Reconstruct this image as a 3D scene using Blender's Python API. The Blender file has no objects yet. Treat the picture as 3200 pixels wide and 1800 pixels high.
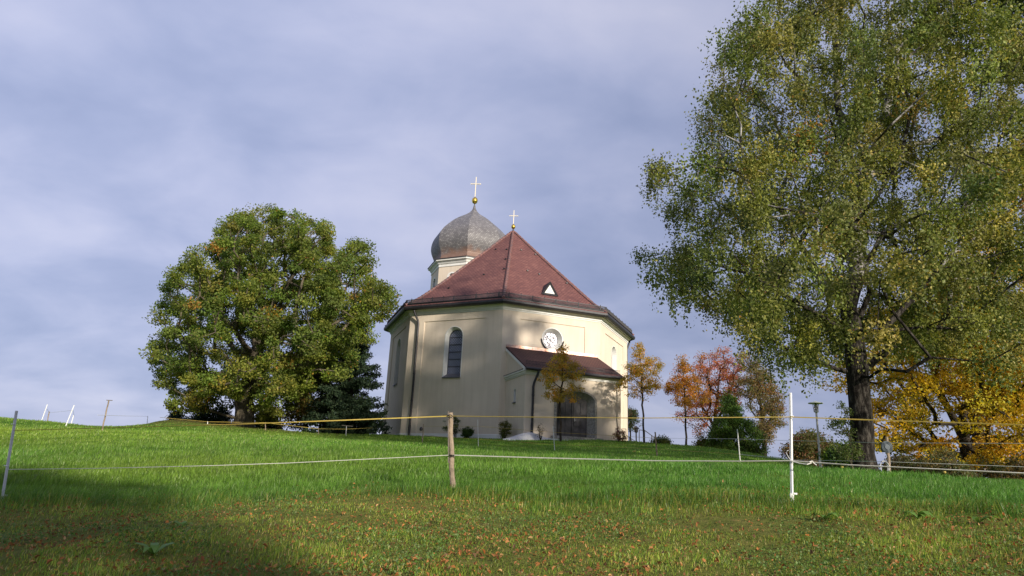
import bpy, math, random
import numpy as np
from mathutils import Vector, Matrix
from mathutils.geometry import tessellate_polygon

S = bpy.context.scene
C = S.collection
rng = np.random.default_rng(7)
random.seed(7)

# ------------------------------------------------------------------ camera
f, pit, rol = 2064.03, .2863, .0449          # focal length in photo pixels, pitch, roll
FW = np.array([0, math.cos(pit), math.sin(pit)])
U0 = np.array([0, -math.sin(pit), math.cos(pit)])
R0 = np.array([1., 0, 0])
RT = R0 * math.cos(rol) + U0 * math.sin(rol)
UP = -R0 * math.sin(rol) + U0 * math.cos(rol)
cam = bpy.data.cameras.new('camera')
cam.sensor_width = 36
cam.lens = f / 3200 * 36
cam.clip_end = 20000
cam.clip_start = .05
camo = bpy.data.objects.new('camera', cam)
C.objects.link(camo)
camo.matrix_world = Matrix(((RT[0], UP[0], -FW[0], 0), (RT[1], UP[1], -FW[1], 0), (RT[2], UP[2], -FW[2], 0), (0, 0, 0, 1)))
S.camera = camo

# ------------------------------------------------------------------ sky, sun
SUN_AZ, SUN_EL = math.radians(35), math.radians(19.5)     # azimuth: to the right of straight behind the camera
W = bpy.data.worlds.new('World')
S.world = W
W.use_nodes = True
nt = W.node_tree
nt.nodes.clear()


def N(nt, t, **k):
    n = nt.nodes.new(t)
    for a, b in k.items():
        if a == 'inp':
            for i, v in b.items():
                n.inputs[i].default_value = v
        else:
            setattr(n, a, b)
    return n


def ramp(n, stops):
    cr = n.color_ramp
    while len(cr.elements) < len(stops):
        cr.elements.new(.5)
    for e, (p, c) in zip(cr.elements, stops):
        e.position = p
        e.color = (*c, 1) if len(c) == 3 else c


L = nt.links.new
out = N(nt, 'ShaderNodeOutputWorld')
bg1 = N(nt, 'ShaderNodeBackground')
bg2 = N(nt, 'ShaderNodeBackground')
sky = N(nt, 'ShaderNodeTexSky')
sky.sky_type = 'NISHITA'
sky.sun_disc = False
sky.sun_elevation = SUN_EL
sky.sun_rotation = math.pi - SUN_AZ
L(sky.outputs[0], bg1.inputs[0])
bg1.inputs[1].default_value = .1
tc = N(nt, 'ShaderNodeTexCoord')
sep = N(nt, 'ShaderNodeSeparateXYZ')
L(tc.outputs['Generated'], sep.inputs[0])
# clouds lie in a flat layer: project the view direction on a plane overhead
zz = N(nt, 'ShaderNodeMath', operation='MAXIMUM', inp={1: 0.0})
L(sep.outputs[2], zz.inputs[0])
za = N(nt, 'ShaderNodeMath', operation='ADD', inp={1: .32})
L(zz.outputs[0], za.inputs[0])
dx = N(nt, 'ShaderNodeMath', operation='DIVIDE')
dy = N(nt, 'ShaderNodeMath', operation='DIVIDE')
L(sep.outputs[0], dx.inputs[0]); L(za.outputs[0], dx.inputs[1])
L(sep.outputs[1], dy.inputs[0]); L(za.outputs[0], dy.inputs[1])
cmb = N(nt, 'ShaderNodeCombineXYZ')
L(dx.outputs[0], cmb.inputs[0]); L(dy.outputs[0], cmb.inputs[1])
mp = N(nt, 'ShaderNodeMapping')
mp.inputs['Rotation'].default_value = (0, 0, -.5)
mp.inputs['Scale'].default_value = (1.0, 1.25, 1)
mp.inputs['Location'].default_value = (3.1, 1.3, 0)
L(cmb.outputs[0], mp.inputs[0])
n1 = N(nt, 'ShaderNodeTexNoise', inp={'Scale': 1.3, 'Detail': 6, 'Roughness': .5, 'Distortion': .3})
n2 = N(nt, 'ShaderNodeTexNoise', inp={'Scale': 3.6, 'Detail': 5, 'Roughness': .5, 'Distortion': .3})
L(mp.outputs[0], n1.inputs[0]); L(mp.outputs[0], n2.inputs[0])
mx = N(nt, 'ShaderNodeMath', operation='MULTIPLY_ADD', inp={1: .38})
L(n2.outputs[0], mx.inputs[0])
m2 = N(nt, 'ShaderNodeMath', operation='MULTIPLY', inp={1: .62})
L(n1.outputs[0], m2.inputs[0])
L(m2.outputs[0], mx.inputs[2])
cr = N(nt, 'ShaderNodeValToRGB')
ramp(cr, [(.34, (.24, .287, .455)), (.45, (.31, .352, .525)), (.54, (.385, .417, .585)), (.68, (.49, .505, .65))])
L(mx.outputs[0], cr.inputs[0])
# brighter towards the upper left of the sky where the cloud is thinner, a pale strip low on the left
vd = N(nt, 'ShaderNodeVectorMath', operation='DOT_PRODUCT')
vd.inputs[1].default_value = (-.62, .60, .50)
L(tc.outputs['Generated'], vd.inputs[0])
mr = N(nt, 'ShaderNodeMapRange', inp={1: .45, 2: 1.0, 3: .92, 4: 1.20})
L(vd.outputs['Value'], mr.inputs[0])
br = N(nt, 'ShaderNodeVectorMath', operation='SCALE')
L(cr.outputs[0], br.inputs[0]); L(mr.outputs[0], br.inputs['Scale'])
L(br.outputs[0], bg2.inputs[0])
bg2.inputs[1].default_value = 1.0
mix = N(nt, 'ShaderNodeMixShader', inp={0: .93})
L(bg1.outputs[0], mix.inputs[1]); L(bg2.outputs[0], mix.inputs[2])
L(mix.outputs[0], out.inputs[0])

sl = bpy.data.lights.new('sun', 'SUN')
sl.energy = 5.0
sl.angle = math.radians(1.5)
sl.color = (1, .91, .78)
so = bpy.data.objects.new('sun', sl)
C.objects.link(so)
SD = Vector((math.sin(SUN_AZ) * math.cos(SUN_EL), -math.cos(SUN_AZ) * math.cos(SUN_EL), math.sin(SUN_EL)))
so.rotation_euler = SD.to_track_quat('Z', 'Y').to_euler()

S.view_settings.view_transform = 'Standard'
S.view_settings.look = 'None'
S.view_settings.exposure = .24
S.view_settings.gamma = 1
S.render.engine = 'CYCLES'
S.cycles.use_denoising = True
S.cycles.max_bounces = 6
S.cycles.transparent_max_bounces = 8


# ------------------------------------------------------------------ helpers
def ray(px, py):
    return FW + RT * (px - 1600) / f + UP * (900 - py) / f


def at(px, py, Y):
    d = ray(px, py)
    return d * Y / d[1]


def tag(o, label=None, cat=None, group=None, kind=None):
    if label: o['label'] = label
    if cat: o['category'] = cat
    if group: o['group'] = group
    if kind: o['kind'] = kind
    return o


def empty(name, loc, label, cat, group=None):
    o = bpy.data.objects.new(name, None)
    o.empty_display_size = .3
    C.objects.link(o)
    o.location = [float(v) for v in loc]
    return tag(o, label, cat, group)


def root_of(o):
    while o.parent: o = o.parent
    return o


def nmesh(name, V, F, mat, parent=None, col=None, smooth=False, uv=None):
    """V (n,3); F: array (m,k) of one polygon size, or list of such arrays"""
    V = np.asarray(V, np.float32)
    if parent is not None:
        V = V - np.array(root_of(parent).location, np.float32)
    Fs = [np.asarray(a, np.int32) for a in (F if isinstance(F, list) else [F]) if len(a)]
    me = bpy.data.meshes.new(name)
    me.vertices.add(len(V))
    me.vertices.foreach_set('co', V.ravel())
    nl = sum(a.size for a in Fs)
    npoly = sum(len(a) for a in Fs)
    me.loops.add(nl)
    me.polygons.add(npoly)
    me.loops.foreach_set('vertex_index', np.concatenate([a.ravel() for a in Fs]))
    st, k = [], 0
    for a in Fs:
        st.append(k + np.arange(len(a)) * a.shape[1]); k += a.size
    me.polygons.foreach_set('loop_start', np.concatenate(st).astype(np.int32))
    me.polygons.foreach_set('use_smooth', np.full(npoly, smooth))
    if col is not None:
        ca = me.color_attributes.new('Col', 'FLOAT_COLOR', 'POINT')
        c4 = np.ones((len(V), 4), np.float32); c4[:, :3] = col
        ca.data.foreach_set('color', c4.ravel())
    if uv is not None:
        ul = me.uv_layers.new(name='UVMap')
        ul.data.foreach_set('uv', np.asarray(uv, np.float32).ravel())
    me.update(calc_edges=True)
    me.validate()
    me.materials.append(mat)
    o = bpy.data.objects.new(name, me)
    C.objects.link(o)
    if parent is not None: o.parent = parent
    return o


class MB:
    def __init__(s):
        s.v, s.f, s.uv = [], [], []

    def poly(s, pts, uv=None):
        b = len(s.v)
        s.v += [tuple(map(float, p)) for p in pts]
        s.f.append(list(range(b, b + len(pts))))
        s.uv.append(uv if uv else [(0, 0)] * len(pts))
        return s

    def box(s, c, ax, ay, az):
        """centre and three half-axis vectors"""
        c, ax, ay, az = map(np.asarray, (c, ax, ay, az))
        P = [c + i * ax + j * ay + k * az for k in (-1, 1) for j in (-1, 1) for i in (-1, 1)]
        for q in ((0, 2, 3, 1), (4, 5, 7, 6), (0, 1, 5, 4), (2, 6, 7, 3), (0, 4, 6, 2), (1, 3, 7, 5)):
            s.poly([P[i] for i in q])
        return s

    def abox(s, x0, x1, y0, y1, z0, z1):
        return s.box(((x0 + x1) / 2, (y0 + y1) / 2, (z0 + z1) / 2), ((x1 - x0) / 2, 0, 0), (0, (y1 - y0) / 2, 0), (0, 0, (z1 - z0) / 2))

    def bar(s, a, b, w, h=None, up=(0, 0, 1)):
        a, b = np.asarray(a, float), np.asarray(b, float)
        d = b - a; l = np.linalg.norm(d); d = d / l
        u = np.asarray(up, float)
        if abs(d @ u) > .95: u = np.array([1., 0, 0])
        x = np.cross(d, u); x /= np.linalg.norm(x)
        z = np.cross(x, d)
        return s.box((a + b) / 2, x * w / 2, d * l / 2, z * (h or w) / 2)

    def tube(s, P, r, n=8, cap=True):
        P = np.asarray(P, float)
        r = np.full(len(P), r) if np.isscalar(r) else np.asarray(r, float)
        T = np.gradient(P, axis=0); T /= np.linalg.norm(T, axis=1)[:, None] + 1e-9
        u = np.array([0, 0, 1.]) if abs(T[0][2]) < .9 else np.array([1., 0, 0])
        rings = []
        for i in range(len(P)):
            x = np.cross(T[i], u); x /= np.linalg.norm(x) + 1e-9
            y = np.cross(x, T[i])
            if abs(T[i] @ u) < .9: pass
            rings.append([P[i] + r[i] * (math.cos(a) * x + math.sin(a) * y) for a in np.arange(n) * 2 * math.pi / n])
        for i in range(len(P) - 1):
            for j in range(n):
                k = (j + 1) % n
                s.poly([rings[i][j], rings[i][k], rings[i + 1][k], rings[i + 1][j]])
        if cap:
            s.poly(rings[0][::-1]); s.poly(rings[-1])
        return s

    def lathe(s, c, prof, n=8, ph=0.0, ucoord=False):
        """prof: list of (R, z); ring k corner toward -Y at ph"""
        ring = lambda R, z: [(c[0] + R * math.sin(ph + k * 2 * math.pi / n), c[1] - R * math.cos(ph + k * 2 * math.pi / n), z) for k in range(n)]
        L_ = 0
        for (R1, z1), (R2, z2) in zip(prof[:-1], prof[1:]):
            a, b = ring(R1, z1), ring(R2, z2)
            dl = math.hypot(R2 - R1, z2 - z1)
            s1, s2 = R1 * math.sin(math.pi / n), R2 * math.sin(math.pi / n)
            for k in range(n):
                j = (k + 1) % n
                s.poly([a[k], a[j], b[j], b[k]], [(-s1 + k * 20, L_), (s1 + k * 20, L_), (s2 + k * 20, L_ + dl), (-s2 + k * 20, L_ + dl)])
            L_ += dl
        return s

    def build(s, name, mat, parent=None, smooth=False, col=None):
        V = np.array(s.v, np.float32)
        if parent is not None:
            V = V - np.array(root_of(parent).location, np.float32)
        me = bpy.data.meshes.new(name)
        me.from_pydata(V.tolist(), [], s.f)
        ul = me.uv_layers.new(name='UVMap')
        ul.data.foreach_set('uv', np.array([q for u in s.uv for q in u], np.float32).ravel())
        if smooth:
            me.polygons.foreach_set('use_smooth', [True] * len(me.polygons))
        me.materials.append(mat)
        me.update()
        o = bpy.data.objects.new(name, me)
        C.objects.link(o)
        if parent is not None: o.parent = parent
        return o


# ------------------------------------------------------------------ materials
def mat(name, col, rough=.7, metal=0., noise=0., nscale=5., col2=None, bump=0., bscale=20., spec=.3, coord='Object', detail=5):
    m = bpy.data.materials.new(name)
    m.use_nodes = True
    t = m.node_tree
    b = t.nodes['Principled BSDF']
    b.inputs['Base Color'].default_value = (*col, 1)
    b.inputs['Roughness'].default_value = rough
    b.inputs['Metallic'].default_value = metal
    b.inputs['Specular IOR Level'].default_value = spec
    tcn = N(t, 'ShaderNodeTexCoord')
    if noise or col2:
        n = N(t, 'ShaderNodeTexNoise', inp={'Scale': nscale, 'Detail': detail, 'Roughness': .6})
        t.links.new(tcn.outputs[coord], n.inputs[0])
        r = N(t, 'ShaderNodeValToRGB')
        c2 = col2 or tuple(max(0, c * (1 - noise)) for c in col)
        ramp(r, [(.35, c2), (.65, col)])
        t.links.new(n.outputs[0], r.inputs[0])
        t.links.new(r.outputs[0], b.inputs['Base Color'])
    if bump:
        n = N(t, 'ShaderNodeTexNoise', inp={'Scale': bscale, 'Detail': 6, 'Roughness': .65})
        t.links.new(tcn.outputs[coord], n.inputs[0])
        bm_ = N(t, 'ShaderNodeBump', inp={'Strength': bump, 'Distance': .05})
        t.links.new(n.outputs[0], bm_.inputs['Height'])
        t.links.new(bm_.outputs[0], b.inputs['Normal'])
    return m


def leafmat(name, trans=.35, rough=.5, gain=1.0):
    m = bpy.data.materials.new(name)
    m.use_nodes = True
    t = m.node_tree
    t.nodes.clear()
    o = N(t, 'ShaderNodeOutputMaterial')
    a = N(t, 'ShaderNodeAttribute'); a.attribute_name = 'Col'
    b = N(t, 'ShaderNodeBsdfPrincipled', inp={'Roughness': rough, 'Specular IOR Level': .25})
    tr = N(t, 'ShaderNodeBsdfTranslucent')
    sc = N(t, 'ShaderNodeVectorMath', operation='MULTIPLY')
    sc.inputs[1].default_value = (1.5 * gain, 1.5 * gain, .9 * gain)
    t.links.new(a.outputs[0], b.inputs['Base Color'])
    t.links.new(a.outputs[0], sc.inputs[0]); t.links.new(sc.outputs[0], tr.inputs[0])
    mxs = N(t, 'ShaderNodeMixShader', inp={0: trans})
    t.links.new(b.outputs[0], mxs.inputs[1]); t.links.new(tr.outputs[0], mxs.inputs[2])
    t.links.new(mxs.outputs[0], o.inputs[0])
    return m


M = {}
M['stucco'] = mat('cream_stucco', (.76, .655, .53), .9, noise=.1, nscale=.55, bump=.25, bscale=30, col2=(.70, .60, .48))
_t = M['stucco'].node_tree      # rain streaks and dirt in the plaster
_b = _t.nodes['Principled BSDF']; _src = _b.inputs['Base Color'].links[0].from_socket
_tc = N(_t, 'ShaderNodeTexCoord'); _mp = N(_t, 'ShaderNodeMapping'); _mp.inputs['Scale'].default_value = (2.2, 2.2, .16)
_t.links.new(_tc.outputs['Object'], _mp.inputs[0])
_n = N(_t, 'ShaderNodeTexNoise', inp={'Scale': 1.6, 'Detail': 6, 'Roughness': .65}); _t.links.new(_mp.outputs[0], _n.inputs[0])
_r = N(_t, 'ShaderNodeValToRGB'); ramp(_r, [(.34, (.925, .92, .905)), (.6, (1, 1, 1))]); _t.links.new(_n.outputs[0], _r.inputs[0])
_m = N(_t, 'ShaderNodeMixRGB', blend_type='MULTIPLY', inp={0: 1.0}); _t.links.new(_src, _m.inputs[1]); _t.links.new(_r.outputs[0], _m.inputs[2])
_t.links.new(_m.outputs[0], _b.inputs['Base Color'])
M['white'] = mat('white_plaster', (.80, .79, .75), .8, noise=.08, nscale=2)
M['gutter'] = mat('dark_metal', (.035, .034, .038), .5, .15, noise=.4, nscale=4, spec=.5)
M['sill'] = mat('grey_sheet', (.16, .16, .18), .5, .5, noise=.2, nscale=5)
M['copper'] = mat('copper_sheet', (.50, .24, .15), .32, .85, nscale=2.5, col2=(.55, .45, .42))
M['stone'] = mat('grey_stone', (.42, .40, .36), .9, nscale=9, col2=(.22, .21, .19), bump=.5, bscale=25)
M['gold'] = mat('gold_leaf', (.85, .58, .13), .25, 1.0)
M['palegold'] = mat('pale_gilded_metal', (.98, .86, .60), .35, .4)
M['door'] = mat('dark_oak', (.105, .10, .105), .55, noise=.5, nscale=3, bump=.3, bscale=14)
M['dark'] = mat('dark_void', (.012, .012, .014), .6)
M['wood'] = mat('weathered_wood', (.36, .28, .20), .85, noise=.45, nscale=7, bump=.5, bscale=30)
M['woodgrey'] = mat('grey_wood', (.20, .17, .14), .85, noise=.4, nscale=9, bump=.4, bscale=30)
M['plastic'] = mat('white_plastic', (.82, .82, .80), .45, noise=.06, nscale=6)
M['plasticgrey'] = mat('dull_white_plastic', (.64, .64, .66), .5, noise=.1, nscale=6)
M['blackplastic'] = mat('black_plastic', (.02, .02, .022), .5)
M['reel'] = mat('blue_grey_plastic', (.085, .11, .13), .5, noise=.3, nscale=8)
M['tapey'] = mat('yellow_tape', (.52, .39, .09), .6, noise=.2, nscale=20)
M['tapew'] = mat('white_tape', (.75, .73, .66), .6, noise=.15, nscale=20)
M['steel'] = mat('galvanised_steel', (.62, .62, .62), .45, .2, noise=.2, nscale=6)
M['lampcap'] = mat('pale_green_enamel', (.60, .64, .54), .4, .1)
M['stemgreen'] = mat('green_stem', (.10, .20, .04), .7)
M['gravel'] = mat('pale_gravel', (.66, .66, .66), .95, noise=.3, nscale=30, bump=.8, bscale=40)
M['hill'] = mat('hazed_forest', (.11, .15, .24), 1, noise=.3, nscale=.01)  # forest green shifted to blue: distance haze painted into the colour


def shingle(name, stops, sx, sy, mortar, metal=0, rough=.8, stain=None):
    m = bpy.data.materials.new(name)
    m.use_nodes = True
    t = m.node_tree
    b = t.nodes['Principled BSDF']
    b.inputs['Roughness'].default_value = rough
    b.inputs['Metallic'].default_value = metal
    b.inputs['Specular IOR Level'].default_value = .3
    uvn = N(t, 'ShaderNodeTexCoord')
    br_ = N(t, 'ShaderNodeTexBrick', offset=.5, inp={'Scale': 1, 'Mortar Size': mortar, 'Brick Width': sx, 'Row Height': sy, 'Mortar Smooth': .3, 'Bias': -.3})
    br_.inputs['Color1'].default_value = (0, 0, 0, 1)
    br_.inputs['Color2'].default_value = (1, 1, 1, 1)
    br_.inputs['Mortar'].default_value = (.5, .5, .5, 1)
    t.links.new(uvn.outputs['UV'], br_.inputs[0])
    n = N(t, 'ShaderNodeTexNoise', inp={'Scale': .8, 'Detail': 4})
    t.links.new(uvn.outputs['Object'], n.inputs[0])
    ad = N(t, 'ShaderNodeMixRGB', blend_type='MIX', inp={0: .45})
    t.links.new(br_.outputs[0], ad.inputs[1]); t.links.new(n.outputs[0], ad.inputs[2])
    r = N(t, 'ShaderNodeValToRGB')
    ramp(r, stops)
    t.links.new(ad.outputs[0], r.inputs[0])
    mo = N(t, 'ShaderNodeMixRGB', blend_type='MULTIPLY')
    mo.inputs[2].default_value = (.42, .40, .42, 1)
    t.links.new(br_.outputs['Fac'], mo.inputs[0]); t.links.new(r.outputs[0], mo.inputs[1])
    last = mo
    if stain:
        sp = N(t, 'ShaderNodeSeparateXYZ'); t.links.new(uvn.outputs['UV'], sp.inputs[0])
        n2_ = N(t, 'ShaderNodeTexNoise', inp={'Scale': 1.2, 'Detail': 5}); t.links.new(uvn.outputs['Object'], n2_.inputs[0])
        sm = N(t, 'ShaderNodeMath', operation='MULTIPLY_ADD', inp={1: 2.4}); t.links.new(n2_.outputs[0], sm.inputs[0])
        ng = N(t, 'ShaderNodeMath', operation='MULTIPLY', inp={1: -1.0}); t.links.new(sp.outputs[1], ng.inputs[0])
        t.links.new(ng.outputs[0], sm.inputs[2])
        mrg = N(t, 'ShaderNodeMapRange', inp={1: -.1, 2: .7, 3: 0, 4: .75}); t.links.new(sm.outputs[0], mrg.inputs[0])
        st = N(t, 'ShaderNodeMixRGB', blend_type='MIX'); st.inputs[2].default_value = (*stain, 1)
        t.links.new(mrg.outputs[0], st.inputs[0]); t.links.new(mo.outputs[0], st.inputs[1])
        last = st
    t.links.new(last.outputs[0], b.inputs['Base Color'])
    bp = N(t, 'ShaderNodeBump', inp={'Strength': .6, 'Distance': .03}, invert=True)
    t.links.new(br_.outputs['Fac'], bp.inputs['Height']); t.links.new(bp.outputs[0], b.inputs['Normal'])
    return m


M['tiles'] = shingle('red_roof_tiles', [(.15, (.145, .062, .058)), (.5, (.205, .088, .077)), (.85, (.29, .135, .11))], .26, .17, .022)
M['tiles2'] = shingle('porch_roof_tiles', [(.2, (.085, .04, .036)), (.8, (.14, .062, .05))], .2, .16, .02)
M['shingles'] = shingle('weathered_wood_shingles', [(.15, (.14, .135, .14)), (.5, (.235, .225, .228)), (.85, (.38, .365, .36))], .22, .16, .02, rough=.5, stain=(.24, .13, .085))
M['ridge'] = mat('ridge_tiles', (.26, .12, .10), .8, noise=.5, nscale=5, col2=(.12, .085, .09))

# leaded glass
m = mat('leaded_glass', (.10, .12, .19), .35, spec=.8)
t = m.node_tree
tcn = N(t, 'ShaderNodeTexCoord')
mp_ = N(t, 'ShaderNodeMapping'); mp_.inputs['Rotation'].default_value = (0, 0, math.pi / 4)
t.links.new(tcn.outputs['UV'], mp_.inputs[0])
bk = N(t, 'ShaderNodeTexBrick', offset=0, inp={'Scale': 1, 'Mortar Size': .012, 'Brick Width': .14, 'Row Height': .14})
t.links.new(mp_.outputs[0], bk.inputs[0])
bk.inputs['Color1'].default_value = (.19, .21, .32, 1); bk.inputs['Color2'].default_value = (.25, .27, .38, 1); bk.inputs['Mortar'].default_value = (.012, .012, .014, 1)
t.links.new(bk.outputs[0], t.nodes['Principled BSDF'].inputs['Base Color'])
nn = N(t, 'ShaderNodeTexNoise', inp={'Scale': 8}); t.links.new(tcn.outputs['Object'], nn.inputs[0])
bp = N(t, 'ShaderNodeBump', inp={'Strength': .25, 'Distance': .05}); t.links.new(nn.outputs[0], bp.inputs['Height']); t.links.new(bp.outputs[0], t.nodes['Principled BSDF'].inputs['Normal'])
M['glass'] = m
m = mat('glint_painted_glass', (.72, .72, .76), .3, .5, nscale=4.5, col2=(.10, .09, .11), spec=.8, bump=.9, bscale=6, detail=3)  # pale and dark mottling paints sun glints into the pane colour
M['glass2'] = m

# bark
def barkmat(name, dark, light, lo, hi, sc=(6, 6, 1.2), bump=1.0):
    m = bpy.data.materials.new(name); m.use_nodes = True; t = m.node_tree
    b = t.nodes['Principled BSDF']; b.inputs['Roughness'].default_value = .9; b.inputs['Specular IOR Level'].default_value = .15
    tcn = N(t, 'ShaderNodeTexCoord'); mp_ = N(t, 'ShaderNodeMapping'); mp_.inputs['Scale'].default_value = sc
    t.links.new(tcn.outputs['Object'], mp_.inputs[0])
    n = N(t, 'ShaderNodeTexNoise', inp={'Scale': 1.6, 'Detail': 7, 'Roughness': .7, 'Distortion': .4})
    t.links.new(mp_.outputs[0], n.inputs[0])
    r = N(t, 'ShaderNodeValToRGB'); ramp(r, [(lo, dark), (hi, light)])
    t.links.new(n.outputs[0], r.inputs[0]); t.links.new(r.outputs[0], b.inputs['Base Color'])
    bp = N(t, 'ShaderNodeBump', inp={'Strength': bump, 'Distance': .06}); t.links.new(n.outputs[0], bp.inputs['Height'])
    t.links.new(bp.outputs[0], b.inputs['Normal'])
    return m


M['birchbark'] = barkmat('birch_bark', (.016, .013, .011), (.19, .17, .145), .48, .80, (9, 9, 2.0), 1.0)
M['birchlimb'] = barkmat('birch_limb_bark', (.035, .03, .028), (.42, .40, .37), .47, .60, (1.2, 1.2, 2.2), .4)
M['oakbark'] = barkmat('oak_bark', (.05, .042, .03), (.20, .17, .12), .35, .7, (6, 6, 1.5))
M['darkbark'] = barkmat('dark_bark', (.022, .018, .015), (.08, .065, .05), .4, .7, (6, 6, 1.5))
M['leaf'] = leafmat('leaves')
M['leafthin'] = leafmat('thin_autumn_leaves', .45)
M['needle'] = leafmat('needles', .12, .6)
M['blade'] = leafmat('grass_blades', .4, .38)
M['dryleaf'] = leafmat('fallen_dry_leaves', .15, .7)

# ------------------------------------------------------------------ terrain
CP = []
for px, py, Y in [(0, 1800, 4.0), (800, 1800, 4.1), (1600, 1800, 4.2), (2400, 1800, 4.2), (3200, 1800, 4.2),
                  (0, 1690, 5.4), (1600, 1660, 5.8), (3200, 1690, 5.0),
                  (0, 1576, 7.8), (600, 1555, 8.2), (1414, 1525, 8.2), (2000, 1547, 7.3), (2474, 1572, 6.6), (3200, 1606, 5.9),
                  (2780, 1499, 14.7), (3200, 1516, 13.0), (1319, 1389, 31), (1495, 1397, 27), (1733, 1415, 27.7), (2051, 1427, 25),
                  (2313, 1452, 20), (2702, 1484, 16.5), (1250, 1361, 46.5), (1554, 1372, 44), (1640, 1374, 41.5), (1940, 1378, 43.3),
                  (318, 1349, 25), (205, 1333, 35), (131, 1316, 40), (0, 1314, 42), (230, 1328, 41), (311, 1336, 39), (311, 1338, 46), (390, 1340, 40), (398, 1341, 47), (440, 1333, 41), (490, 1316, 41), (150, 1322, 36), (560, 1315, 42), (560, 1340, 36), (400, 1345, 33), (700, 1326, 43), (770, 1334, 43), (800, 1352, 36), (640, 1318, 43),
                  (1000, 1357, 43), (1130, 1360, 44), (2013, 1386, 42), (2144, 1394, 42), (2375, 1431, 38), (2480, 1443, 34)]:
    CP.append(at(px, py, Y))
for q in [(-7, 0, -1.75), (0, 0, -1.6), (7, 0, -1.5), (-25, -8, -2.2), (25, -8, -1.6), (0, -30, -1.9), (-30, 8, -1.3), (24, 10, -.2),
          (-.1, 54, 3.0), (-10, 56, 2.95), (10, 56, 2.9), (0, 66, 2.7), (-4, 75, 1.6), (12, 70, 1.0), (-25, 56, 1.6), (-45, 58, 1.2), (-20, 75, -1),
          (-60, 40, 2.0), (-50, 20, .4), (20, 50, 1.4), (24, 38, -.4), (19, 25, -.6), (30, 20, -1.6), (35, 45, -4), (18.5, 30, .1), (16.3, 36, 1.2), (50, 30, -6), (30, 70, -6), (-50, 80, -3)]:
    CP.append(np.array(q, float))
CP = np.array(CP)


def _U(r2):
    return np.where(r2 > 0, .5 * r2 * np.log(np.maximum(r2, 1e-12)), 0)


_n = len(CP)
_K = _U(((CP[:, None, :2] - CP[None, :, :2]) ** 2).sum(2)) + np.eye(_n) * .08
_P = np.c_[np.ones(_n), CP[:, :2]]
_A = np.block([[_K, _P], [_P.T, np.zeros((3, 3))]])
_w = np.linalg.solve(_A, np.r_[CP[:, 2], 0, 0, 0])


def gh(x, y):
    x = np.asarray(x, float); y = np.asarray(y, float)
    sh = x.shape; X = x.ravel(); Y = y.ravel(); o = np.empty(len(X))
    for i in range(0, len(X), 40000):
        xs, ys = X[i:i + 40000], Y[i:i + 40000]
        r2 = (xs[:, None] - CP[None, :, 0]) ** 2 + (ys[:, None] - CP[None, :, 1]) ** 2
        h = _U(r2) @ _w[:_n] + _w[_n] + _w[_n + 1] * xs + _w[_n + 2] * ys
        d = np.hypot(xs, ys - 30)
        t_ = np.clip((d - 42) / 45, 0, 1); t_ = t_ * t_ * (3 - 2 * t_)
        far = -9 - 8 * np.clip((d - 90) / 400, 0, 1)
        h = np.clip(h, -12, 6) * (1 - t_) + far * t_
        h += .025 * np.sin(xs * 1.7 + 1) * np.cos(ys * 1.3) + .018 * np.sin(xs * 3.9 + ys * 2.1) * np.cos(ys * 4.4 - xs)
        o[i:i + 40000] = h
    return o.reshape(sh)


def ghs(x, y): return float(gh(np.array([x]), np.array([y]))[0])


def gpt(p, dz=0.): return np.array([p[0], p[1], ghs(p[0], p[1]) + dz])


def edge_y(x):   # the line between mown verge and meadow
    return np.interp(x, [-12, -6, -.75, 2.8, 5.5, 12], [8.2, 7.7, 7.7, 6.4, 5.5, 4.8])


def axis(lo, hi, step, far, g):
    a = list(np.arange(lo, hi + 1e-6, step)); s = step
    while a[-1] < far: s *= g; a.append(a[-1] + s)
    s = step
    while a[0] > -far: s *= g; a.insert(0, a[0] - s)
    return np.array(a)


gx = axis(-30, 24, .3, 4000, 1.22)
gy = axis(-1, 60, .3, 4000, 1.22)
GX, GY = np.meshgrid(gx, gy)
GZ = gh(GX, GY)
V = np.c_[GX.ravel(), GY.ravel(), GZ.ravel()]
nx, ny = len(gx), len(gy)
I = np.arange(nx * ny).reshape(ny, nx)
Fq = np.c_[I[:-1, :-1].ravel(), I[:-1, 1:].ravel(), I[1:, 1:].ravel(), I[1:, :-1].ravel()]


def vnoise(x, y, s, seed=0):
    """smooth value noise in numpy"""
    r = np.random.default_rng(seed).random((256, 256))
    x = x / s + 100; y = y / s + 100
    xi, yi = np.floor(x).astype(int), np.floor(y).astype(int)
    fx, fy = x - xi, y - yi
    fx = fx * fx * (3 - 2 * fx); fy = fy * fy * (3 - 2 * fy)
    g = lambda a, b: r[a % 256, b % 256]
    return (g(xi, yi) * (1 - fx) + g(xi + 1, yi) * fx) * (1 - fy) + (g(xi, yi + 1) * (1 - fx) + g(xi + 1, yi + 1) * fx) * fy


def verge_mask(x, y):
    e = edge_y(x) + 1.1 * (vnoise(x, y, .9, 3) - .5) + .5 * (vnoise(x, y, .3, 4) - .5)
    return np.clip((e - y) / 1.5 + .45, 0, 1)


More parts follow.
